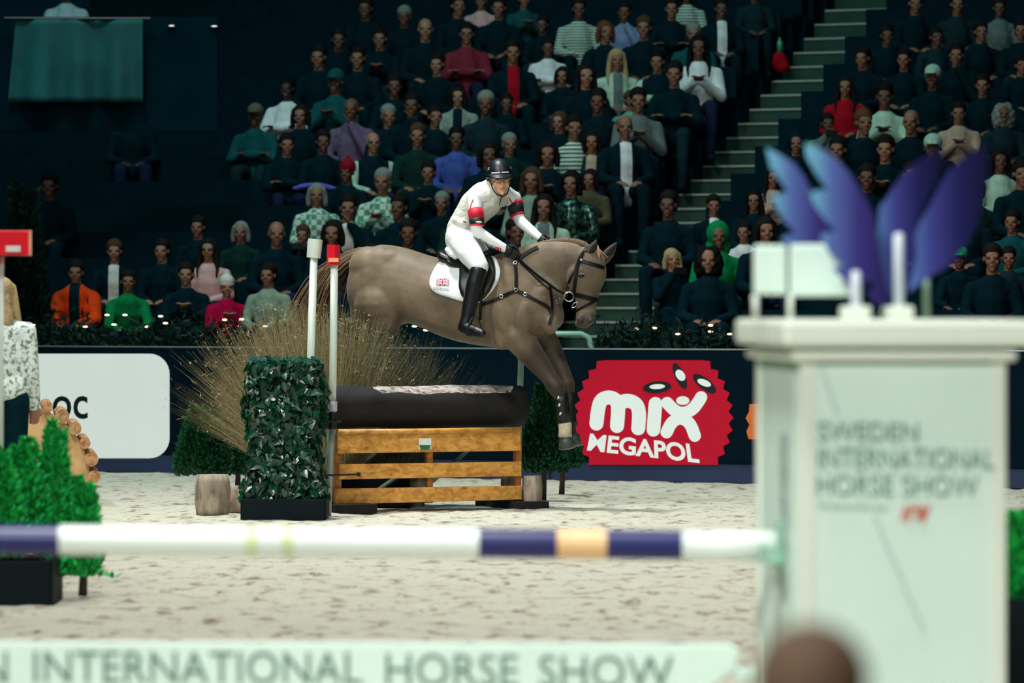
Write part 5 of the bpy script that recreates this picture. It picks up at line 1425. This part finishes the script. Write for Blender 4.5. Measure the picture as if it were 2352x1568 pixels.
ORD = ['front', 'second', 'third', 'fourth', 'fifth', 'sixth', 'seventh', 'eighth', 'ninth', 'tenth', 'eleventh', 'twelfth', 'thirteenth', 'fourteenth', 'fifteenth']
CNT = ['first', 'second', 'third', 'fourth', 'fifth', 'sixth', 'seventh', 'eighth', 'ninth', 'tenth', 'eleventh', 'twelfth', 'thirteenth', 'fourteenth', 'fifteenth', 'sixteenth', 'seventeenth', 'eighteenth']
# px, py of the face centre | top | hair colour | hair style | pose | skin | extra: sleeve colour, front colour, flags
CROWD = '''
168 628 orange dark short knees 1 f=black,puff
284 648 green dark short knees 1
254 579 black brown short lap 0 f=cream
364 578 black dark short lap 0
419 632 black dark short clasp 0
471 576 pink dark long lap 0 glasses
512 662 crimson cream beanie clasp 0 child
447 524 black dark short lap 1
545 535 dgreen grey bob lap 1
627 536 black brown thin lap 1
609 634 sage dark short lap 1
688 584 black brown short phone 1
105 430 black dark short lap 2 dim
296 258 black mintcap cap lap 3
579 268 teal olive cap cross 2
653 206 white black short cross 3
684 268 black dark bob lap 1
651 335 black dark short cross 1
734 327 black dark short lap 2
800 253 mauve brown thin chin 2
885 269 black grey short lap 1
849 330 mint grey thin lap 0 glasses,t=black
952 314 dgreen brown short lap 1
992 270 black dark short lap 1
977 398 black dark short clasp 1
791 398 black red beanie lap 2
872 405 plaid grey short clasp 1
720 450 plaid grey bob lap 1
792 467 black dark short chin 1 f=cream
757 520 black dark bob lap 1
845 524 black dark short lap 1 glasses
1008 468 black grey short lap 1
1042 320 blue black short lap 2
1063 408 dgreen dark short lap 1
1349 414 olive dark bob lap 1
725 131 black dark short lap 1
815 136 black dark short lap 1
770 93 black dark short lap 2
866 91 black dark short clasp 1
833 22 black dark short lap 2
970 68 black brown thin lap 0
1065 80 burg dark short cross 1 glasses
1045 16 black dark short lap 1
998 150 black dark short lap 0
1045 224 lgrey dark bob lap 0 f=black
764 190 teal black cap clasp 2
922 40 black grey short lap 2
1139 20 black dark short lap 1
1323 22 stripe dark short lap 2
1428 30 bgrey dark short chin 2
1383 76 black auburn bob lap 1
1473 66 black brown short lap 1
1537 22 black dark short cross 1
1572 8 stripe2 dark bob lap 2
1587 80 teal grey short cross 1
1650 22 black dark short lap 2 f=white
1728 36 char dark short lap 2
1679 86 white black long clasp 2
1621 128 black dark short cross 1
1524 144 mint black short cross 1 t=black
1410 140 mint blond long lap 1 f=grey
1338 146 black dark long lap 0
1252 112 white dark short cross 2
1170 121 black dark short lap 1 f=red
1109 162 char grey short lap 2
1286 192 black dark bob lap 1
1367 218 black dark short lap 2
1459 207 grey dark short clasp 1
1497 258 black brown thin lap 1 f=white
1311 274 stripe2 dark short lap 1
1388 282 black brown bob lap 0 glasses
1163 334 dgreen grey short lap 1
1252 324 black dark bob clasp 1
1354 328 char dark bob lap 1 f=beige
1442 334 sea brown short lap 1
1157 292 black dark short lap 2
1114 272 black dark bob lap 2
1402 424 sequin black bob lap 1
1323 478 mint dark long lap 1 f=grey
1227 494 navy dark short lap 2
1726 463 black black long lap 1 glasses
1768 415 beige dark long clasp 1
1643 545 green dark hood lap 2
1620 600 black black curly lap 1
1703 606 white dark short clasp 1
1752 533 black dark bob lap 1
1632 668 black dark short lap 1 f=white
1536 680 black blond bob phone 0 child
2031 84 black dark short lap 2
1977 136 black dark short lap 1
2071 139 black dark short lap 1
1936 202 red dark long lap 1
2026 224 mint black short clasp 2
1977 266 black auburn short lap 1
2087 267 black brown thin lap 1
2144 88 char dark short lap 2
2247 75 black dark short lap 1
2192 128 black dark short chin 1
2340 72 black dark short lap 1
2137 180 black mintcap cap lap 2
2252 198 black dark short lap 1
2196 262 beige dark short clasp 1
2300 264 char grey curly lap 2
2340 190 black dark short lap 1
1919 322 black dark short lap 1
1822 332 black black hood lap 1
2028 334 black dark short clasp 0
2088 374 black dark short lap 1
1894 292 grey dark short phone 2
2137 318 black mintcap cap lap 2
2290 372 mint dark bob lap 2
2340 376 black dark short lap 1
2096 10 black dark short lap 1
2193 12 char dark short lap 1
2290 20 grey dark short lap 2
2320 512 teal dark short lap 1
2273 596 black dark short lap 1
2311 650 char dark short lap 1
2307 444 dgreen dark short lap 2
2271 474 black dark bob lap 1
2200 712 black greencap cap knees 2 child
1985 410 black dark short lap 2
2180 440 char dark short lap 2
2060 470 black brown short lap 1
1099 4 pink dark short lap 1
1197 4 teal dark short clasp 1
1240 66 black dark short lap 2
898 200 black dark short lap 2
940 240 black dark short chin 2
1080 505 black dark bob lap 2
910 470 black dark short lap 2
930 530 black dark short lap 2
1490 400 black dark short lap 2
1215 410 sage brown bob lap 1
145 -20 white dark short cross 2
'''
rows_used = []
def row_y(px, r, H):
    u, Y = st_at(px, row_v(r)); return HY - (row_z(r)+H-CH)*F/Y, u, Y
people = []
for ln in CROWD.strip().splitlines():
    f = ln.split(); px, py = float(f[0]), float(f[1]); ex = f[7].split(',') if len(f) > 7 else []
    H = 1.14*(.86 if 'child' in ex else 1.0)
    people.append(dict(px=px, py=py, top=f[2], hc=f[3], hs=f[4], pose=f[5], sk=int(f[6]), ex=ex, H=H))
from collections import defaultdict
byrow = defaultdict(list)
def side(px, r):
    u = row_y(px, r, 1.14)[1]; blk = 'left' if u < -.5 else 'right'
    return (min(u, -1.38) if blk == 'left' else max(u, -.04)), blk
for p in people:      # nearest row whose place is still free
    cand = sorted(range(NROW-2), key=lambda r: abs(row_y(p['px'], r, p['H'])[0]-p['py']) + 200*abs(side(p['px'], r)[0]-row_y(p['px'], r, 1.14)[1]))[:4]
    best = None
    for r in cand:
        u, blk = side(p['px'], r)
        gap = min([abs(u-q['u']) for q in byrow[blk, r]] + [9])
        if gap >= .43: best = (r, u, blk); break
    if best is None:
        r = cand[0]; u, blk = side(p['px'], r)
        for k in range(1, 30):
            ok = [x for x in (u+.05*k, u-.05*k) if min([abs(x-q['u']) for q in byrow[blk, r]]+[9]) >= .43 and (x <= -1.38 if blk == 'left' else x >= -.04)]
            if ok: u = ok[0]; break
        best = (r, u, blk)
    p['r'], p['u'], p['blk'] = best; byrow[best[2], best[0]].append(p)
for L in byrow.values():
    for i, p in enumerate(sorted(L, key=lambda p: abs(p['u']-US))): p['seat'] = i
WORD = dict(black='black top', char='charcoal top', navy='navy top', dgreen='dark green top', green='green jacket', teal='teal top', sea='sea green sweater', mint='pale mint top', white='white top', cream='cream top', grey='grey top', lgrey='light grey cardigan', sage='sage sweater', pink='pink sweater', mauve='mauve shirt', red='red jacket', crimson='crimson jacket', burg='burgundy jacket', orange='orange puffer jacket', blue='blue shirt', bgrey='blue grey shirt', beige='beige coat', olive='olive jacket', brown='brown top', stripe='white striped jumper', stripe2='striped mint tee', plaid='green check shirt', sequin='sequinned dark top')
HWORD = dict(short='hair', thin='receding hair', long='long hair', bob='bobbed hair', curly='curly hair', beanie='beanie', cap='cap', hood='hood')
PHN = phone_mesh()
HANDS_M = M('phone_screen_dark', (20, 30, 34), .2)
for i, p in enumerate(people):
    z = row_z(p['r']); pos = ST(p['u'], row_v(p['r'])+.08, z)
    Ht = CH + (HY-p['py'])*pos.y/F - z
    sc = max(.86, min(1.10, Ht/1.14))
    if 'child' in p['ex']: sc = min(sc, .92)
    g = np.random.default_rng(1000+i)
    face = math.atan2(pos.x, pos.y)   # towards the camera line
    rz = -face*.6 + g.normal()*.16 - TA*.15
    tw = 'mint sleeved vest' if 't=black' in p['ex'] else WORD[p['top']]
    hw = dict(mintcap='pale mint', greencap='bright green', dark='dark', olive='olive', cream='white').get(p['hc'], p['hc'])
    blkw = 'block left of the stairs' if p['blk'] == 'left' else 'block right of the stairs'
    lab = 'person in %s, %s %s, %s row, %s seat from the stairs in the %s' % (tw, hw, HWORD[p['hs']], ORD[p['r']], CNT[p['seat']], 'left block' if p['blk'] == 'left' else 'right block')
    w = lab.split()
    if len(w) > 16: lab = 'person in %s, %s %s, %s row, %s from stairs, %s' % (tw, hw, HWORD[p['hs']], ORD[p['r']], CNT[p['seat']], 'left block' if p['blk'] == 'left' else 'right block')
    t = thing('person', lab, 'person', pos, rz, 'spectators in the stands', sc)
    pose = p['pose']
    inst('body', BODY[pose], t, (SKIN[p['sk']], EYE_DARK, LIP))
    opt = dict(q.split('=') for q in p['ex'] if '=' in q)
    main = CM(p['top']); tor = CM(opt['t']) if 't' in opt else main; frt = CM(opt['f']) if 'f' in opt else tor
    inst('top', PUFF if 'puff' in p['ex'] else TOP[pose], t, (tor, main, frt))
    inst('trousers', TROU, t, (CM(('black', 'navy', 'char', 'black')[i % 4]),))
    for s in (-1, 1): inst('shoe', SHOE[s], t)
    nm = {'beanie': 'beanie', 'cap': 'cap', 'hood': 'hood'}.get(p['hs'], 'hair')
    hm = HM(p['hc']) if nm == 'hair' or p['hc'] in ('mintcap', 'greencap', 'red', 'cream', 'olive') else main
    if p['hs'] == 'hood': hm = main
    h = inst(nm, STY[p['hs']], t, (hm,))
    if pose in LEAN: h.location.y -= LEAN[pose]
    if 'glasses' in p['ex']: q = inst('glasses', GLASS, t); q.location.y -= LEAN.get(pose, 0)
    if pose == 'phone':
        ph = bpy.data.objects.new('phone', PHN); COL.objects.link(ph); ph.parent = t
# ------------------------------------------------------------------ people on the arena side
def standing_back(px, Ytop, Y, label):
    b = P(px, 900, Y); b.z = 0
    t = thing('person', label, 'person', b, R(170))
    dz = .49
    inst('body', build_body('stand', dz, True), t, (SKIN[0], EYE_DARK, LIP))
    mb = MB(); mb.chain([(x, y, z+dz, r+.018) for x, y, z, r in torso_nodes()[1:-1]]); mb.ell((0, 0, 1.02), (.19, .15, .16)); mb.chain([(0, -.01, .93+dz, .09), (0, -.015, .98+dz, .068)])
    for s in (-1, 1):
        mb.chain([(s*.08, 0, .90+dz, .09), (s*.178, 0, .912+dz, .068)]); mb.chain([(x, y, z, r+.014) for x, y, z, r in arm_nodes('stand', s)])
    me = remesh(mb, .012, 3, .45, 'silver_jacket'); me.materials.append(CM('tweed')); inst('jacket', me, t)
    mb = MB(); mb.ell((0, 0, .97), (.178, .135, .12))
    for s in (-1, 1): mb.chain([(s*.09, 0, .95, .108), (s*.095, -.01, .52, .078), (s*.10, .01, .12, .06)])
    me = remesh(mb, .014, 3, .45, 'trousers'); me.materials.append(CM('black')); inst('trousers', me, t)
    for s in (-1, 1):
        mb = MB(); mb.chain([(s*.10, .02, .05, .05), (s*.11, -.13, .04, .04)]); me = remesh(mb, .012, 1, .4, 'shoe'); me.materials.append(CM('black')); inst('shoe', me, t)
    h = inst('hair', STY['long'], t, (HM('blond'),)); h.location.z = dz; h.scale = (1.05, 1.05, 1.0)
    return t
standing_back(2, 655, 29.0, 'woman seen from behind in a silver tweed jacket with long blond hair, far left')
# spectator close to the camera, only the crown of the head shows
b = P(1868, 1475, 6.0); s_ = .93
t = thing('person', 'brown haired head of a nearby spectator, heavily blurred at the bottom edge', 'person', Vector((b.x, 6.05, b.z-1.263*s_)), R(180), scale=s_)
inst('body', BODY['lap'], t, (SKIN[0], EYE_DARK, LIP)); inst('top', TOP['lap'], t, (CM('char'),)*3); inst('trousers', TROU, t, (CM('black'),))
for s in (-1, 1): inst('shoe', SHOE[s], t)
inst('hair', STY['short'], t, (M('hair_light_brown', (128, 98, 76), .7, .2, 60, bump=.3),))
mb = MB(); z0 = b.z-1.263*s_
mb.box((b.x, 6.08, z0+.385), (.42, .36, .05))
for dx in (-.17, .17):
    for dy in (-.14, .14): mb.box((b.x+dx, 6.08+dy, (z0+.36)/2), (.03, .03, z0+.36))
tag(obj('stool', mb, bench_mat), 'low black stool under the nearby spectator at the bottom edge', 'stool')
# small things held or left in the crowd
def prop(name, px, py, v, size, m, label, cat, rot=0.0):
    u, Y = st_at(px, v); c = P(px, py, Y); mb = MB()
    q = Matrix.Rotation(-TA, 3, 'Z') @ Matrix.Rotation(rot, 3, 'Y'); mb.box(c, size, rot=q)
    return tag(obj(name, mb, m, bevel=min(size)*.3), label, cat)
mb = MB(); u, Y = st_at(720, 5.6); c = P(722, 428, Y)
for k in range(9): mb.ell(c + Vector(((k-4)*.045, -.02*math.sin(k), .035*math.cos((k-4)*.4)-.02)), (.06, .05, .028))
tag(add_obj('folded_jacket', remesh(mb, .012, 3, .5, 'folded_jacket'), CM('violet')), 'violet blue jacket draped behind the grey haired spectator in the check shirt', 'jacket')
prop('programme', 771, 163, 9.2, (.19, .01, .10), CM('sea'), 'pale green programme sheet held up in the upper left crowd', 'programme', .2)
prop('programme', 1257, 245, 8.2, (.06, .01, .12), CM('bgrey'), 'upright lilac card held in the crowd above the rider', 'card', .05)
mb = MB(); u, Y = st_at(753, 7.6); c = P(753, 252, Y); mb.tube([c-Vector((0, 0, .05)), c+Vector((0, 0, .05))], [.036, .044], 14); tag(obj('drink_cup', mb, M('cup_teal', (60, 150, 140), .4)), 'teal paper cup held in the left crowd', 'cup')
mb = MB(); u, Y = st_at(1788, 10.0); c = P(1788, 140, Y)
mb.ell(c, (.10, .08, .11)); mb.ell(c+Vector((.04, 0, -.06)), (.09, .08, .08)); tag(add_obj('red_bag', remesh(mb, .014, 3, .5, 'red_bag'), CM('red')), 'red bag on the seat at the aisle left of the stairs', 'bag')
mb = MB(); c = P(1791, 105, Y); mb.tube([c-Vector((0, 0, .08)), c+Vector((0, 0, .04)), c+Vector((0, 0, .06)), c+Vector((0, 0, .09))], [.032, .032, .014, .014], 12); tag(obj('green_bottle', mb, M('bottle_green', (60, 170, 120), .3), smooth=True), 'green bottle standing on the red bag beside the stairs', 'bottle')
